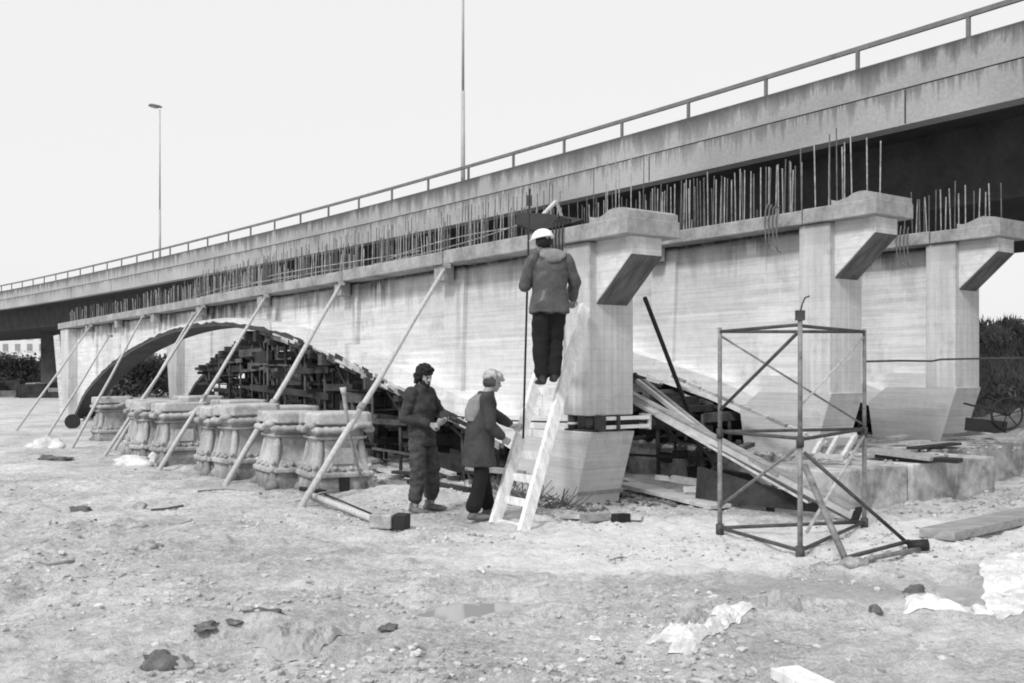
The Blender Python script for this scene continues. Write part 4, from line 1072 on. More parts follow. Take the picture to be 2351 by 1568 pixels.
def eyes(root, pt, parent):
    for sx in (-1, 1):
        mb = MB(); mb.ico(pt(sx * .031, .071, -.004), .0115, 2); part(root, 'eye', mb, M['hair'], world=False, parent=parent)

def person(label, loc, rotz): return thing('person', label, 'person', loc, rotz)
def shoe(mb, ank, toe_dir, L=.27):
    a = Vector(ank); d = Vector(toe_dir); d.z = 0; d.normalize()
    z = a.z
    mb.tube([a + V(0, 0, .03) - d * .03, a - d * .03 + V(0, 0, -.05)], [.05, .055], 12)
    P = [a - d * .075 + V(0, 0, -.06), a + V(0, 0, -.055), a + d * .09 + V(0, 0, -.062), a + d * .17 + V(0, 0, -.068)]
    mb.tube(P, [(.036, .034), (.042, .046), (.036, .05), (.024, .04)], 12)
    for p, r_ in zip(P, (.034, .04, .036, .026)): mb.ico(p, r_, 2)

# --- man with the dark beard
m1x, m1y = -1.062, 11.7
p1 = person('bearded man with thick dark hair standing with his hands together at his waist', (m1x, m1y, gz(m1x, m1y)), math.atan2(-.86, -.5))
b = MB()
hipL, hipR = V(-.09, 0, .90), V(.09, 0, .90)
kL, kR = V(-.16, .05, .50), V(.13, .04, .50); aL, aR = V(-.20, .0, .11), V(.15, .02, .11)
shL, shR = V(-.18, -.02, 1.41), V(.18, -.02, 1.41); eL, eR = V(-.31, .05, 1.16), V(.25, -.07, 1.13); wL, wR = V(-.12, .25, 1.10), V(.10, .19, 1.05)
rings(b, [(0, 0, .84, .15, .10), (0, 0, .95, .155, .105), (0, 0, 1.05, .14, .10), (0, 0, 1.25, .165, .11), (0, -.01, 1.38, .16, .10), (0, -.01, 1.45, .08, .07)])
limb(b, [V(0, -.015, 1.42), V(0, .015, 1.52)], [.06, .056])
for h_, k_, a_ in ((hipL, kL, aL), (hipR, kR, aR)): limb(b, [h_, k_, a_], [.085, .056, .04])
for s_, e_, w_ in ((shL, eL, wL), (shR, eR, wR)): limb(b, [s_, e_, w_], [.052, .042, .03])
hand(b, wL, (.85, .2, -.2), (.2, -.9, .2), 1.0, 1); hand(b, wR, (-.5, .75, -.1), (-.5, -.3, -.6), 1.1, -1)
hc = V(0, .045, 1.615); hf = V(.12, .93, -.30)
pt, blob = head(b, hc, hf, (0, .1, 1))
o = part(p1, 'body', remesh(b, .0075, 3), M['skin'], world=False); eyes(p1, pt, o)
hb = MB(); blob2 = lambda x, y, z, rx, ry, rz: (lambda q: hb.add([pt(x + p[0] * rx, y + p[1] * ry, z + p[2] * rz) for p in q.v], q.f))(MB().ico((0, 0, 0), 1, 3))
blob2(0, -.025, .055, .088, .098, .078); blob2(0, -.065, -.01, .082, .058, .10); blob2(.072, -.03, .0, .026, .045, .07); blob2(-.072, -.03, .0, .026, .045, .07)
blob2(0, .045, .09, .06, .04, .025); blob2(0, -.075, -.085, .06, .035, .04)
part(p1, 'hair', remesh(hb, .009, 1, .018, 22), M['hair'], world=False)
hb = MB(); blob2(0, .062, -.098, .046, .034, .034); blob2(.045, .03, -.075, .018, .04, .036); blob2(-.045, .03, -.075, .018, .04, .036); blob2(0, .088, -.052, .03, .010, .007)
part(p1, 'beard', remesh(hb, .007, 2, .004, 30), M['hair'], world=False)
j = MB()
rings(j, [(0, 0, .80, .165, .125), (0, 0, .92, .175, .13), (0, 0, 1.04, .165, .125), (0, 0, 1.22, .19, .135), (0, -.01, 1.36, .185, .125), (0, -.015, 1.44, .13, .095), (0, -.01, 1.475, .085, .08)])
for s_, e_, w_ in ((shL, eL, wL), (shR, eR, wR)): limb(j, [s_, s_.lerp(e_, .5), e_, e_.lerp(w_, .5), w_.lerp(e_, .14)], [.078, .07, .062, .056, .046])
rings(j, [(0, .0, 1.45, .09, .085), (0, .01, 1.51, .078, .078)])
part(p1, 'jacket', remesh(j, .012, 3, .012, 6, (1, 1, 1.6), 3), M['jacket'], world=False)
j = MB()
rings(j, [(0, 0, .80, .165, .12), (0, 0, .93, .168, .122), (0, 0, 1.0, .155, .115)])
for h_, k_, a_ in ((hipL, kL, aL), (hipR, kR, aR)): limb(j, [h_ + V(0, 0, -.03), h_.lerp(k_, .5), k_, k_.lerp(a_, .55), a_ + V(0, 0, .10)], [.105, .096, .082, .078, .082])
part(p1, 'trousers', remesh(j, .012, 3, .016, 6, (1, 1, 2.0), 8), M['trouser'], world=False)
j = MB(); shoe(j, aL, (-.35, 1, 0)); part(p1, 'boot', remesh(j, .008, 2), M['shoe'], world=False)
j = MB(); shoe(j, aR, (.15, 1, 0)); part(p1, 'boot', remesh(j, .008, 2), M['shoe'], world=False)

# --- man in the long coat and cap
m2x, m2y = -.345, 11.2
p2 = person('man in long dark coat and pale cap reaching out to the staff at the ladder', (m2x, m2y, gz(m2x, m2y)), math.atan2(-.93, .36))
b = MB()
hipL, hipR = V(-.09, -.02, .88), V(.09, -.02, .88)
kL, kR = V(-.09, .05, .48), V(.10, -.04, .48); aL, aR = V(-.09, .10, .11), V(.11, -.13, .11)
shL, shR = V(-.18, .06, 1.33), V(.18, .0, 1.35); eL, eR = V(-.20, .22, 1.17), V(.22, .03, 1.05); wL, wR = V(-.10, .415, 1.03), V(.20, .18, .92)
rings(b, [(0, -.02, .84, .15, .10), (0, -.01, 1.0, .145, .10), (0, .02, 1.2, .16, .11), (0, .03, 1.33, .155, .10), (0, .04, 1.39, .08, .07)])
limb(b, [V(0, .04, 1.36), V(0, .10, 1.46)], [.06, .056])
for h_, k_, a_ in ((hipL, kL, aL), (hipR, kR, aR)): limb(b, [h_, k_, a_], [.085, .056, .04])
for s_, e_, w_ in ((shL, eL, wL), (shR, eR, wR)): limb(b, [s_, e_, w_], [.052, .042, .03])
hand(b, wL, (-.05, 1, -.1), (.9, 0, 0), 1.3, 1); hand(b, wR, (-.05, .75, -.5), (-.9, 0, 0), .9, -1)
hc = V(.0, .14, 1.545); hf = V(-.05, .95, -.25)
pt, blob = head(b, hc, hf, (0, .1, 1))
o = part(p2, 'body', remesh(b, .0075, 3), M['skin'], world=False); eyes(p2, pt, o)
hb = MB(); blob2(0, -.055, -.01, .08, .055, .075); blob2(.07, -.03, -.02, .018, .04, .05); blob2(-.07, -.03, -.02, .018, .04, .05)
part(p2, 'hair', remesh(hb, .009, 2, .008, 16), M['trouser'], world=False)
hb = MB(); blob2(0, -.015, .062, .096, .112, .064); blob2(0, .075, .045, .075, .05, .016); blob2(0, -.09, .03, .07, .03, .035); blob2(.0, .02, .115, .018, .018, .012)
part(p2, 'cloth_cap', remesh(hb, .009, 2, .012, 14), M['cap_cloth'], world=False)
j = MB()
rings(j, [(0, -.03, .60, .215, .185), (0, -.03, .75, .20, .17), (0, -.02, .95, .185, .15), (0, .01, 1.15, .19, .145), (0, .03, 1.29, .185, .13), (0, .04, 1.37, .13, .1), (0, .06, 1.43, .085, .08)])
for s_, e_, w_ in ((shL, eL, wL), (shR, eR, wR)): limb(j, [s_, s_.lerp(e_, .5), e_, e_.lerp(w_, .5), w_.lerp(e_, .16)], [.08, .073, .066, .06, .052])
part(p2, 'coat', remesh(j, .012, 3, .009, 5, (1, 1, 1), 5), M['coat'], world=False)
j = MB(); rings(j, [(-.02, -.085, 1.10, .12, .09), (-.03, -.06, 1.22, .165, .105), (-.02, -.02, 1.34, .165, .10), (0, .01, 1.40, .09, .08)])
part(p2, 'back_yoke', remesh(j, .012, 2, .006, 6), M['yoke'], world=False)
j = MB()
for h_, k_, a_ in ((hipL, kL, aL), (hipR, kR, aR)): limb(j, [h_, k_, k_.lerp(a_, .6), a_ + V(0, 0, .05)], [.10, .078, .084, .09])
part(p2, 'trousers', remesh(j, .012, 3, .006, 5, (1, 1, .6), 2), M['black_trouser'], world=False)
j = MB(); shoe(j, aL + V(0, .03, -.01), (-.1, 1, 0)); part(p2, 'boot', remesh(j, .008, 2), M['shoe'], world=False)
j = MB(); shoe(j, aR + V(0, .03, -.01), (.1, 1, 0)); part(p2, 'boot', remesh(j, .008, 2), M['shoe'], world=False)

# --- man on the ladder
u3 = .603; fp = lad(u3, .45)
zs = fp.z + .045
p3 = person('man in white hard hat and hooded anorak standing on the ladder with his back turned', (.425, 11.30, zs - .02), R(9))
b = MB()
hipL, hipR = V(-.09, 0, .90), V(.09, 0, .90)
kL, kR = V(-.10, .03, .50), V(.085, .085, .51); aL, aR = V(-.085, .02, .10), V(.055, .01, .13)
shL, shR = V(-.185, 0, 1.42), V(.185, 0, 1.42); eL, eR = V(-.275, .03, 1.13), V(.30, .05, 1.17); wL, wR = V(-.255, .16, 1.16), V(.32, .24, 1.0)
rings(b, [(0, 0, .84, .15, .10), (0, 0, 1.0, .145, .10), (0, 0, 1.25, .165, .11), (0, 0, 1.38, .16, .10), (0, 0, 1.45, .08, .07)])
limb(b, [V(-.02, 0, 1.42), V(-.05, .02, 1.54)], [.06, .056])
for h_, k_, a_ in ((hipL, kL, aL), (hipR, kR, aR)): limb(b, [h_, k_, a_], [.085, .056, .04])
for s_, e_, w_ in ((shL, eL, wL), (shR, eR, wR)): limb(b, [s_, e_, w_], [.052, .042, .03])
hand(b, wL, (0, .8, .2), (.9, 0, 0), 1.2, 1); hand(b, wR, (.1, .6, -.5), (0, -.3, -.7), 1.1, -1)
hc = V(-.075, .03, 1.625); hf = V(-.45, .85, -.15)
pt, blob = head(b, hc, hf, (-.1, .05, 1))
o = part(p3, 'body', remesh(b, .0075, 3), M['skin'], world=False); eyes(p3, pt, o)
hb = MB(); blob2(0, -.05, .0, .085, .06, .085); blob2(.07, -.02, .0, .02, .045, .06); blob2(-.07, -.02, .0, .02, .045, .06)
part(p3, 'hair', remesh(hb, .009, 2, .006, 16), M['hair'], world=False)
hb = MB(); q = MB(); q.ico((0, 0, 0), 1, 4)
hb.add([pt(p[0] * .118, -.008 + p[1] * .14, .045 + max(p[2], -.05) * .108) for p in q.v], q.f, True)
hh = part(p3, 'hard_hat', hb, M['hat'], world=False)
br = MB(); lp = [(.128 * math.cos(t), -.004 + (.152 if math.sin(t) < 0 else .175) * math.sin(t)) for t in np.linspace(0, 2 * math.pi, 32, endpoint=False)]
br.add([pt(x, y, .046) for x, y in lp] + [pt(x, y, .036) for x, y in lp], [tuple(range(32)), tuple(range(63, 31, -1))] + [(i, i + 32, (i + 1) % 32 + 32, (i + 1) % 32) for i in range(32)])
part(p3, 'brim', br, M['hat'], world=False, parent=hh)
j = MB()
rings(j, [(0, 0, .82, .222, .172), (0, 0, .95, .205, .155), (0, 0, 1.08, .178, .135), (0, 0, 1.25, .195, .138), (0, 0, 1.37, .185, .125), (0, 0, 1.44, .13, .1), (0, 0, 1.48, .09, .08)])
for s_, e_, w_ in ((shL, eL, wL), (shR, eR, wR)): limb(j, [s_, s_.lerp(e_, .5), e_, e_.lerp(w_, .5), w_.lerp(e_, .15)], [.078, .07, .064, .056, .047])
part(p3, 'anorak', remesh(j, .011, 3, .021, 4.4, (1.25, 1.0, .95), 14), M['anorak'], world=False)
j = MB()
q = MB(); q.ico((0, 0, 0), 1, 3); j.add([(p[0] * .155 + .02, p[1] * .075 - .085, p[2] * .058 + 1.475 + .03 * p[1]) for p in q.v], q.f)
q = MB(); q.ico((0, 0, 0), 1, 3); j.add([(p[0] * .11 + .02, p[1] * .06 - .10, p[2] * .05 + 1.42) for p in q.v], q.f)
part(p3, 'hood', remesh(j, .011, 2, .008, 9), M['yoke'], world=False)
j = MB()
rings(j, [(0, 0, .80, .165, .12), (0, 0, .95, .165, .12)])
for h_, k_, a_ in ((hipL, kL, aL), (hipR, kR, aR)): limb(j, [h_, h_.lerp(k_, .5), k_, k_.lerp(a_, .55), a_ + V(0, 0, .02)], [.108, .102, .092, .086, .082])
part(p3, 'trousers', remesh(j, .012, 3, .010, 5, (1, 1, 1.4), 2), M['black_trouser'], world=False)
j = MB(); shoe(j, aL, (-.1, 1, 0)); part(p3, 'boot', remesh(j, .008, 2), M['shoe_dark'], world=False)
j = MB(); shoe(j, aR, (.1, 1, 0)); part(p3, 'boot', remesh(j, .008, 2), M['shoe_dark'], world=False)

# ------------------------------------------------------------------ things lying on the mud
def sheet(name, pxs, mat, label, cat, amp=.03, res=34, hgt=.02, group=None, drop=.3):
    """a crumpled sheet over a polygon given on the ground (quad of ground pixels)"""
    q = [gnd(*p) for p in pxs]; mb = MB(); vs = []; sd = random.uniform(0, 50)
    for i in range(res + 1):
        for k in range(res + 1):
            u, v = i / res, k / res
            p = (q[0] * (1 - u) + q[1] * u) * (1 - v) + (q[3] * (1 - u) + q[2] * u) * v
            e = min(u, v, 1 - u, 1 - v) * 6; e = min(1, e)
            w = Vector((p.x * 5 + sd, p.y * 5, 0))
            jx = mnoise.noise(w * 1.1) * .06; jy = mnoise.noise(w * 1.1 + Vector((9, 0, 0))) * .06
            z = gz(p.x + jx, p.y + jy) + .006 + e * (hgt + amp * (1 - 2.8 * abs(mnoise.noise(w * 1.5))) + amp * .7 * (.5 - 1.6 * abs(mnoise.noise(w * 4.5))) + amp * .3 * mnoise.noise(w * 11))
            vs.append((p.x + jx, p.y + jy, z))
    n = res + 1
    fs = [(i * n + k, (i + 1) * n + k, (i + 1) * n + k + 1, i * n + k + 1) for i in range(res) for k in range(res)]
    mb.add(vs, fs, False); o = solo(name, mb, mat, label, cat, tuple(on(q[0])), group)
    sm = o.modifiers.new('thick', 'SOLIDIFY'); sm.thickness = .003; return o
random.seed(3)
sheet('crumpled_cloth', [(575, 1500), (640, 1478), (800, 1482), (700, 1538)], M['cloth'], 'mud-soaked crumpled cloth stretched out at the bottom left', 'cloth', .04, 70, .035)
lump('old_boot', on(gnd(368, 1535)), .10, .09, .09, M['clod_dark'], 'small dark crumpled can at the bottom left of the muddy cloth', 'can', 3, .6)
lump('mud_lump', on(gnd(405, 1532)), .09, .07, .06, M['cloth'], 'pale lump of mud just right of the dark can', 'mud lump', 3, .6)
for k, (x, y, rx, ry, rz, m_, lb) in enumerate((
        (600, 1436, .13, .06, .04, 'clod_dark', 'dark wet clod above the crumpled cloth'),
        (475, 1455, .08, .09, .03, 'clod_dark', 'dark clod left of the crumpled cloth'),
        (893, 1443, .06, .035, .03, 'clod_dark', 'small dark clod right of the crumpled cloth'),
        (540, 1455, .05, .04, .02, 'clod_dark', 'small clod between the two dark ones above the cloth'),
        (2098, 1352, .09, .06, .06, 'clod_dark', 'dark stone left of the white sheet at right'),
        (2010, 1390, .05, .05, .04, 'clod_dark', 'small dark stone below the outrigger'),
        (1425, 1277, .09, .04, .03, 'clod_dark', 'small black rag on the pale mud in the middle'),
        (340, 1262, .12, .08, .07, 'clod', 'rough clod in the churned ground at left'),
        (300, 1205, .15, .10, .08, 'clod', 'largest rough clod in the churned ground at left'),
        (400, 1205, .16, .08, .06, 'cloth', 'pale flat clod right of the churned ground'),
        (320, 1165, .10, .06, .06, 'clod', 'rough clod farthest back in the churned ground'),
        (2255, 1392, .10, .05, .05, 'plastic', 'white lump at the corner of the white sheet'),
        (1960, 1310, .12, .08, .07, 'clod', 'heaped mud around the near foot of the outrigger'),
        (1890, 1310, .12, .07, .05, 'clod', 'second mud heap left of the outrigger foot'))):
    lump('clod', on(gnd(x, y)), rx, ry, rz, M[m_], lb, 'clod', 3, .8, 'clods and lumps on the mud')
sheet('white_sheet', [(2262, 1400), (2430, 1392), (2400, 1278), (2245, 1282)], M['plastic'], 'bright white plastic sheet at the right edge of the picture', 'sheet', .006, 50, .006)
sheet('plastic_strip', [(2070, 1392), (2255, 1412), (2240, 1388), (2075, 1380)], M['plastic'], 'narrow white plastic strip left of the bright sheet', 'sheet', .02, 16, .02)
sheet('plastic_film', [(1480, 1480), (1590, 1480), (1745, 1400), (1660, 1405)], M['plastic'], 'twisted strip of torn white film on the mud, lower right', 'film', .035, 50, .02)
sheet('plastic_film', [(1540, 1452), (1640, 1432), (1600, 1408), (1548, 1392)], M['cloth'], 'grey half-buried film fold left of the twisted white strip', 'film', .03, 16, .03)
sheet('plastic_film', [(1750, 1402), (1840, 1405), (1835, 1370), (1770, 1372)], M['cloth'], 'crumpled grey film right of the twisted white strip', 'film', .03, 24, .015)
sheet('plastic_film', [(1535, 1512), (1600, 1510), (1600, 1490), (1545, 1492)], M['plastic'], 'small white film scrap below the twisted strip', 'film', .03, 10, .02)
sheet('scrap_paper', [(1352, 1480), (1382, 1484), (1384, 1476), (1356, 1472)], M['plastic'], 'tiny white paper scrap on the mud near the bottom middle', 'paper', .005, 5, .01)
sheet('scrap_paper', [(1090, 1312), (1104, 1316), (1106, 1308), (1092, 1306)], M['plastic'], 'tiny white paper scrap beyond the puddle', 'paper', .005, 5, .01)
sheet('scrap_paper', [(945, 1150), (960, 1154), (962, 1146), (948, 1144)], M['plastic'], 'tiny white paper scrap beside the bearded man', 'paper', .005, 5, .01)
# sticks
for (pts, rad, mt, lb) in (([(50, 1298), (110, 1297), (172, 1294)], .014, 'board', 'straight stick on the bare mud at the far left'),
                           ([(522, 1238), (560, 1258), (580, 1265)], .010, 'board', 'thin bent stick on the mud left of centre'),
                           ([(348, 1170), (385, 1164), (420, 1158)], .014, 'clod_dark', 'dark toothed stick beside the churned ground'),
                           ([(455, 1128), (520, 1122), (600, 1130)], .02, 'clod_dark', 'dark flat batten under the second raking pole')):
    P = [on(gnd(*p), .012) for p in pts]
    solo('stick', MB().tube(P, rad, 6), M[mt], lb, 'stick', tuple(P[0]), 'sticks lying on the mud')
# puddles: still water at its own level, mud edge all round
def puddle(cx, cy, rx, ry, label):
    mb = MB(); n = 40; z = float(np.percentile([gz(cx + rx * a, cy + ry * b_) for a in np.linspace(-.8, .8, 7) for b_ in np.linspace(-.8, .8, 7)], 48))
    vs = [(cx, cy, z)]
    for k in range(n):
        t = 2 * math.pi * k / n; q = 1 + .25 * mnoise.noise(Vector((math.cos(t) * 1.5 + cx, math.sin(t) * 1.5, 0))) + .1 * mnoise.noise(Vector((math.cos(t) * 5, math.sin(t) * 5, cx)))
        vs.append((cx + rx * q * math.cos(t), cy + ry * q * math.sin(t), z))
    mb.add(vs, [(0, i + 1, (i + 1) % n + 1) for i in range(n)])
    me = mb.mesh('puddle'); o = bpy.data.objects.new('puddle', me); C.objects.link(o); me.materials.append(M['water'])
    o['kind'] = 'structure'; o['label'] = label
g_ = gnd(1060, 1380); puddle(g_.x, g_.y, .62, .40, 'shallow puddle in the middle of the mud')
g_ = gnd(2170, 1335); puddle(g_.x + .05, g_.y, .38, .3, 'wet patch left of the white sheet')

# gravel and crumbs: nobody could count them
random.seed(9)
base = MB(); base.ico((0, 0, 0), 1, 0 if False else 1)
def scatter(name, n, fn, mat, label, rmin, rmax):
    ve = np.array(base.v); fe = np.array(base.f); VV = []; FF = []
    for i in range(n):
        x, y = fn(); r_ = rmin + (rmax - rmin) * random.random() ** 3; q = rng.uniform(.5, 1.2, 3) * r_; q[2] *= .6
        v = ve * (1 + rng.uniform(-.25, .25, (len(ve), 1))); a = random.uniform(0, 6.28)
        v = v * q; v = np.stack([v[:, 0] * math.cos(a) - v[:, 1] * math.sin(a), v[:, 0] * math.sin(a) + v[:, 1] * math.cos(a), v[:, 2]], 1)
        v += (x, y, gz(x, y) + q[2] * .3); VV.append(v); FF.append(fe + i * len(ve))
    me = bpy.data.meshes.new(name); me.from_pydata(np.concatenate(VV).tolist(), [], np.concatenate(FF).tolist())
    o = bpy.data.objects.new(name, me); C.objects.link(o); me.materials.append(mat); o['kind'] = 'stuff'; o['label'] = label
def field():
    while True:
        y = 4.8 + 12 * random.random() ** 1.5; x = random.uniform(-.58, .62) * y
        if vnoise(np.array(x * 1.1), np.array(y * 1.1), 12) > .02 + .12 * random.random() or random.random() < .06: return x, y
scatter('gravel', 7000, field, M['pebble'], 'small pale stones and crumbs strewn over the mud', .005, .040)
scatter('dark_crumbs', 1500, field, M['crumb'], 'dark crumbs of soil strewn over the mud', .004, .024)
#dark
def pierfoot():
    s = random.uniform(-1.2, 6); n = random.uniform(-.9, 1.6); p = LA(s, n, 0); return p.x, p.y
scatter('rubble', 700, pierfoot, M['clod'], 'rubble and crumbs around the foot of the nearest pier', .012, .06)
def footrub():
    p = LA(random.uniform(-1.9, 2.5), random.uniform(2.8, 9.5), 0); return p.x, p.y
mbk = base
def scatter_z(name, n, fn, mat, label, rmin, rmax, z):
    global gz; old = gz; gz = lambda x, y: z
    scatter(name, n, fn, mat, label, rmin, rmax); gz = old
scatter_z('footing_rubble', 500, footrub, M['clod'], 'broken stones lying on top of the footing blocks', .02, .09, .52)
def wallfoot():
    p = LA(random.uniform(-3.0, -2.1), random.uniform(2.4, 6.5), 0); return p.x, p.y
scatter('wall_foot_rubble', 260, wallfoot, M['clod'], 'crumbled earth along the foot of the footing wall', .015, .06)
def pfoot2():
    p = LA(random.uniform(-.5, 1.7), random.choice((random.uniform(-.4, -.02), random.uniform(.76, 1.2), random.uniform(-.4, 1.2))), 0); return p.x, p.y
scatter('dark_rubble', 520, pfoot2, M['clod_dark'], 'dark earth and broken bits heaped round the foot of the nearest pier', .012, .07)
# dry twigs by the pier foot
mb = MB()
for k in range(170):
    p = LA(random.uniform(.0, 2.2), random.uniform(-.5, -.02), 0); p = on(p); d = V(random.uniform(-.5, .5), random.uniform(-.3, .3), random.uniform(.05, .5)).normalized()
    mb.tube([p, p + d * random.uniform(.1, .35)], .005, 4, cap=False)
o = bpy.data.objects.new('dry_brush', mb.mesh('dry_brush')); C.objects.link(o); o.data.materials.append(M['twig']); o['kind'] = 'stuff'; o['label'] = 'dry twigs and weeds heaped at the foot of the nearest pier'

# ------------------------------------------------------------------ earth bank with bushes at right
def bank(name, x0, x1, y0, y1, fn, mat, nx_=60, ny_=30):
    mb = MB(); vs = []
    for i in range(ny_ + 1):
        for k in range(nx_ + 1):
            x = x0 + (x1 - x0) * k / nx_; y = y0 + (y1 - y0) * i / ny_; vs.append((x, y, fn(x, y)))
    n = nx_ + 1; fs = [(i * n + k, i * n + k + 1, (i + 1) * n + k + 1, (i + 1) * n + k) for i in range(ny_) for k in range(nx_)]
    mb.add(vs, fs, True); me = mb.mesh(name); o = bpy.data.objects.new(name, me); C.objects.link(o); me.materials.append(mat); o['kind'] = 'structure'; return o
def hill(x, y):
    t_ = min(1, max(0, (y - 22.5) / 6.0)); side = min(1, max(0, (x - 9.5) / 3.0))
    return -.4 + 3.15 * t_ * t_ * (3 - 2 * t_) * side + .35 * mnoise.noise(Vector((x * .5, y * .5, 0))) * t_
bank('earth_bank', 8, 42, 22, 44, hill, M['hill'])
def lowmound(x, y):
    e = min(1, max(0, (x - 7.6) / 1.5)) * min(1, max(0, (y - 15.2) / 1.5)) * min(1, max(0, (24 - y) / 3))
    return -.3 + e * (.95 + .5 * mnoise.noise(Vector((x * .7, y * .7, 3))) + .2 * mnoise.noise(Vector((x * 3, y * 3, 1))))
bank('rubble_mound', 7.6, 22, 14.5, 24.5, lowmound, M['clod'], 90, 60)

def bush(name, c, rx, ry, rz, n, leaf, mat, label, cat, group, trunk=True, upright=False, seed=0):
    rg_ = np.random.default_rng(seed); r = thing(name, label, cat, tuple(c), 0, group)
    cl = rg_.normal(0, .5, (max(4, n // 160), 3)); cl = cl / np.maximum(1, np.linalg.norm(cl, axis=1))[:, None]; cl[:, 2] = np.abs(cl[:, 2]) * 1.2 - .1
    vs = []; fs = []
    for i in range(n):
        k = cl[rg_.integers(len(cl))]; p = k + rg_.normal(0, .22, 3); p = np.array(c) + p * (rx, ry, rz) + (0, 0, rz * .45)
        if p[2] < c[2]: p[2] = c[2] + abs(rg_.normal(0, .1))
        a = rg_.normal(0, 1, 3); a /= np.linalg.norm(a)
        if upright: a = np.array([rg_.normal(0, .25), rg_.normal(0, .25), 1]); a /= np.linalg.norm(a)
        b2 = np.cross(a, rg_.normal(0, 1, 3)); b2 /= np.linalg.norm(b2) + 1e-6; L = leaf * rg_.uniform(.6, 1.5)
        wd = L * (.12 if upright else .45); o_ = len(vs)
        vs += [tuple(p - a * L), tuple(p + b2 * wd), tuple(p + a * L), tuple(p - b2 * wd)]; fs.append((o_, o_ + 1, o_ + 2, o_ + 3))
    me = bpy.data.meshes.new('foliage'); me.from_pydata(vs, [], fs)
    me.transform(Matrix.Translation(-Vector(c)))
    o = bpy.data.objects.new('foliage', me); C.objects.link(o); o.parent = r; me.materials.append(mat)
    if trunk:
        tm = MB(); c = Vector(c)
        for k in range(5):
            q = cl[k % len(cl)]; e = c + Vector((q[0] * rx, q[1] * ry, rz * .4 + q[2] * rz * .8))
            tm.tube([c + V(0, 0, -.15), c.lerp(e, .5) + V(0, 0, .1 * rz), e], [.05 * rz, .03 * rz, .012 * rz], 6)
        part(r, 'stems', tm, M['twig'])
    return r
bi = [(12.9, 25.2, 1.0, .7, .34), (15.0, 25.9, 1.2, .9, .42), (12.6, 27.3, .8, .7, .42), (17.4, 26.2, 1.5, 1.0, .5), (14.8, 28.2, 1.2, .9, .3), (19.5, 27.0, 1.6, 1.1, .55), (11.6, 24.6, .6, .6, .3), (16.0, 24.2, .9, .6, .3)]
bl = ['low dark bush in front on the bank, right behind the farthest rib', 'dense dark bush in the middle of the bank at the right edge', 'dark bush breaking the skyline of the bank by the farthest rib',
      'broad dark bush beyond the right edge on the bank', 'ragged low bush on top of the bank', 'large dark bush far right on the bank', 'small dark bush at the left end of the bank', 'low bush at the foot of the bank']
for i, (x, y, rx, ry, rz) in enumerate(bi):
    bush('bush', (x, y, hill(x, y) - .15), rx, ry, rz, 2600, .055, M['leaf'] if i % 2 else M['leaf_pale'], bl[i], 'bush', 'bushes on the earth bank', seed=40 + i)
for i in range(6):
    x = 12.2 + i * .95; y = 27.2 + (i % 3) * .7
    bush('reed_clump', (x, y, hill(x, y) + .02), .5, .4, .36, 420, .13, M['leaf_pale'], 'pale dry reed clump on the crest of the bank, %s from the left' % ORD[i], 'reeds', 'reed clumps on the crest of the bank', trunk=False, upright=True, seed=60 + i)

def grass(name, n, fn, mat, label, h0):
    vs = []; fs = []; rg_ = np.random.default_rng(5 + n)
    for i in range(n):
        x, y, z = fn(rg_); h = h0 * rg_.uniform(.4, 1.4); a = rg_.uniform(0, 6.28); w = h * .10; l = rg_.normal(0, .35, 2) * h; o_ = len(vs)
        vs += [(x - w * math.cos(a), y - w * math.sin(a), z - .03), (x + w * math.cos(a), y + w * math.sin(a), z - .03), (x + l[0], y + l[1], z + h)]; fs.append((o_, o_ + 1, o_ + 2))
    me = bpy.data.meshes.new(name); me.from_pydata(vs, [], fs); o = bpy.data.objects.new(name, me); C.objects.link(o)
    me.materials.append(mat); o['kind'] = 'stuff'; o['label'] = label
def onhill(g):
    x, y = g.uniform(10, 24), g.uniform(23.2, 29); return x, y, hill(x, y)
grass('bank_grass', 26000, onhill, M['leaf'], 'rough dark grass and weeds covering the earth bank', .11)
grass('bank_dry_grass', 14000, onhill, M['leaf_pale'], 'dry pale grass mixed through the weeds of the earth bank', .13)
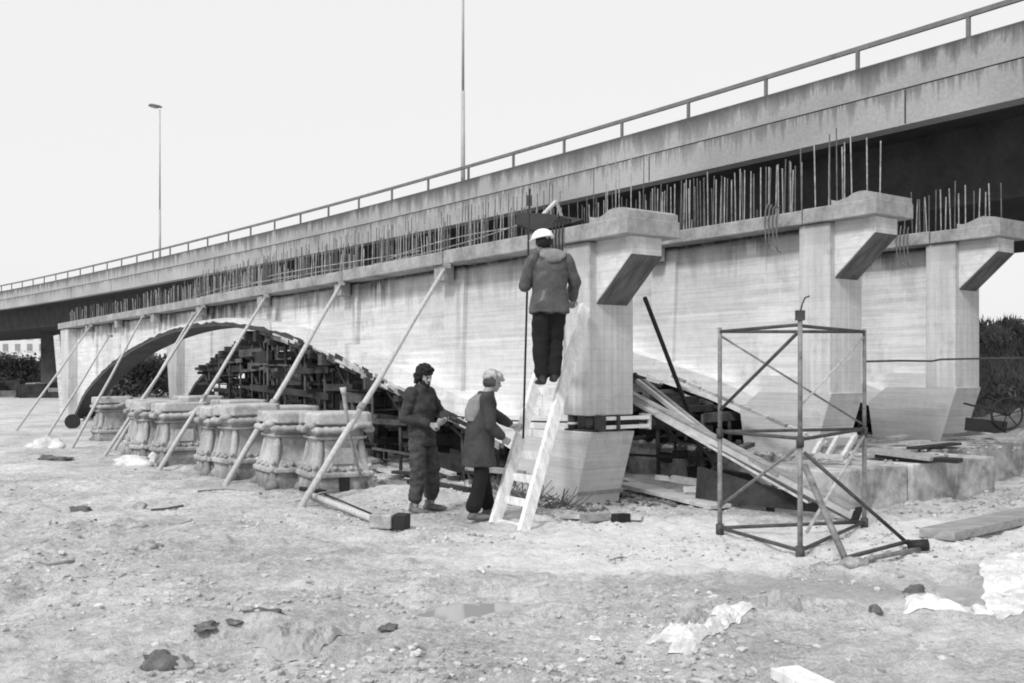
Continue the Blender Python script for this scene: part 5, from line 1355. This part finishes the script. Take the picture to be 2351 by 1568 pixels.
# ------------------------------------------------------------------ far left background: buildings, hedges, trees
def building(x0, x1, y, h, label, nfl, nwin):
    r = thing('building', label, 'building', ((x0 + x1) / 2, y, 0), 0, 'pale buildings beyond the viaduct')
    part(r, 'wall', MB().box(x0, x1, y, y + 14, -1, h), M['build'])
    part(r, 'roof', MB().box(x0 - .4, x1 + .4, y - .4, y + 14.4, h, h + .5), M['fascia'] if False else M['cap'])
    for f in range(nfl):
        for k in range(nwin):
            w = (x1 - x0) / nwin; xa = x0 + w * (k + .28); z = 1.2 + f * (h - 1) / nfl
            fr_ = part(r, 'window', MB().box(xa, xa + w * .44, y - .06, y + .05, z, z + (h / nfl) * .55), M['window'])
            part(r, 'sill', MB().box(xa - .15, xa + w * .44 + .15, y - .2, y - .062, z - .15, z), M['build'], parent=fr_)
    return r
building(-124, -96, 230, 15, 'pale block of flats with window rows, leftmost beyond the viaduct', 5, 10)
building(-93, -70, 215, 10, 'lower pale building seen under the viaduct, right of the block of flats', 3, 8)
building(-66, -30, 260, 11, 'long low pale building glimpsed through the nearest arch', 3, 12)
tl = ['dark tree mass under the viaduct at the picture\'s left edge', 'dark rounded tree beyond the viaduct pier', 'bushy dark tree in front of the pale buildings', 'dark tree seen through the gap beside the viaduct pier', 'dark tree farther left outside the arch', 'dark tree glimpsed through the nearest arch']
for i, (px, Y_, rx, rz) in enumerate(((20, 118, 6, 2.6), (70, 125, 6, 2.2), (-40, 120, 8, 3.0), (110, 130, 6, 2.2), (45, 105, 5, 1.8), (330, 120, 9, 2.6))):
    x = (px - 1175.5) / F * Y_
    bush('tree', (x, Y_, 0), rx, rx * .8, rz * .8, 5200, .30, M['leaf'] if i % 2 == 0 else M['leaf_dark'], tl[i], 'tree', 'dark trees beyond the viaduct', seed=80 + i)
random.seed(77)
for k in range(14):
    px = random.uniform(-30, 150); Y_ = random.uniform(66, 80); x = (px - 1175.5) / F * Y_; w = random.uniform(.8, 2.6); h = random.uniform(.3, 1.1)
    solo('stacked_material', MB().bar((x - w / 2, Y_, h / 2), (x + w / 2, Y_ + random.uniform(-.6, .6), h / 2 + .05), random.uniform(.6, 1.4), h), random.choice((M['fw_dark'], M['fw_mid'], M['board'], M['fw_dark'])),
         'low dark stack of site material under the viaduct, %s of the distant stacks' % ORD[k], 'stack', (x, Y_, 0), 'distant stacks of site material under the viaduct')
for i, (px0, px1, Y_, h) in enumerate(((-60, 95, 88, 1.6), (210, 420, 70, 1.4))):
    x0 = (px0 - 1175.5) / F * Y_; x1 = (px1 - 1175.5) / F * Y_
    bush('hedge', ((x0 + x1) / 2, Y_, 0), (x1 - x0) / 1.9, 1.2, h, 6000, .16, M['leaf'],
         ('long low dark hedge at the left edge in front of the trees', 'low dark hedge seen through the nearest arch')[i], 'hedge', 'low hedges in the background', seed=95 + i)
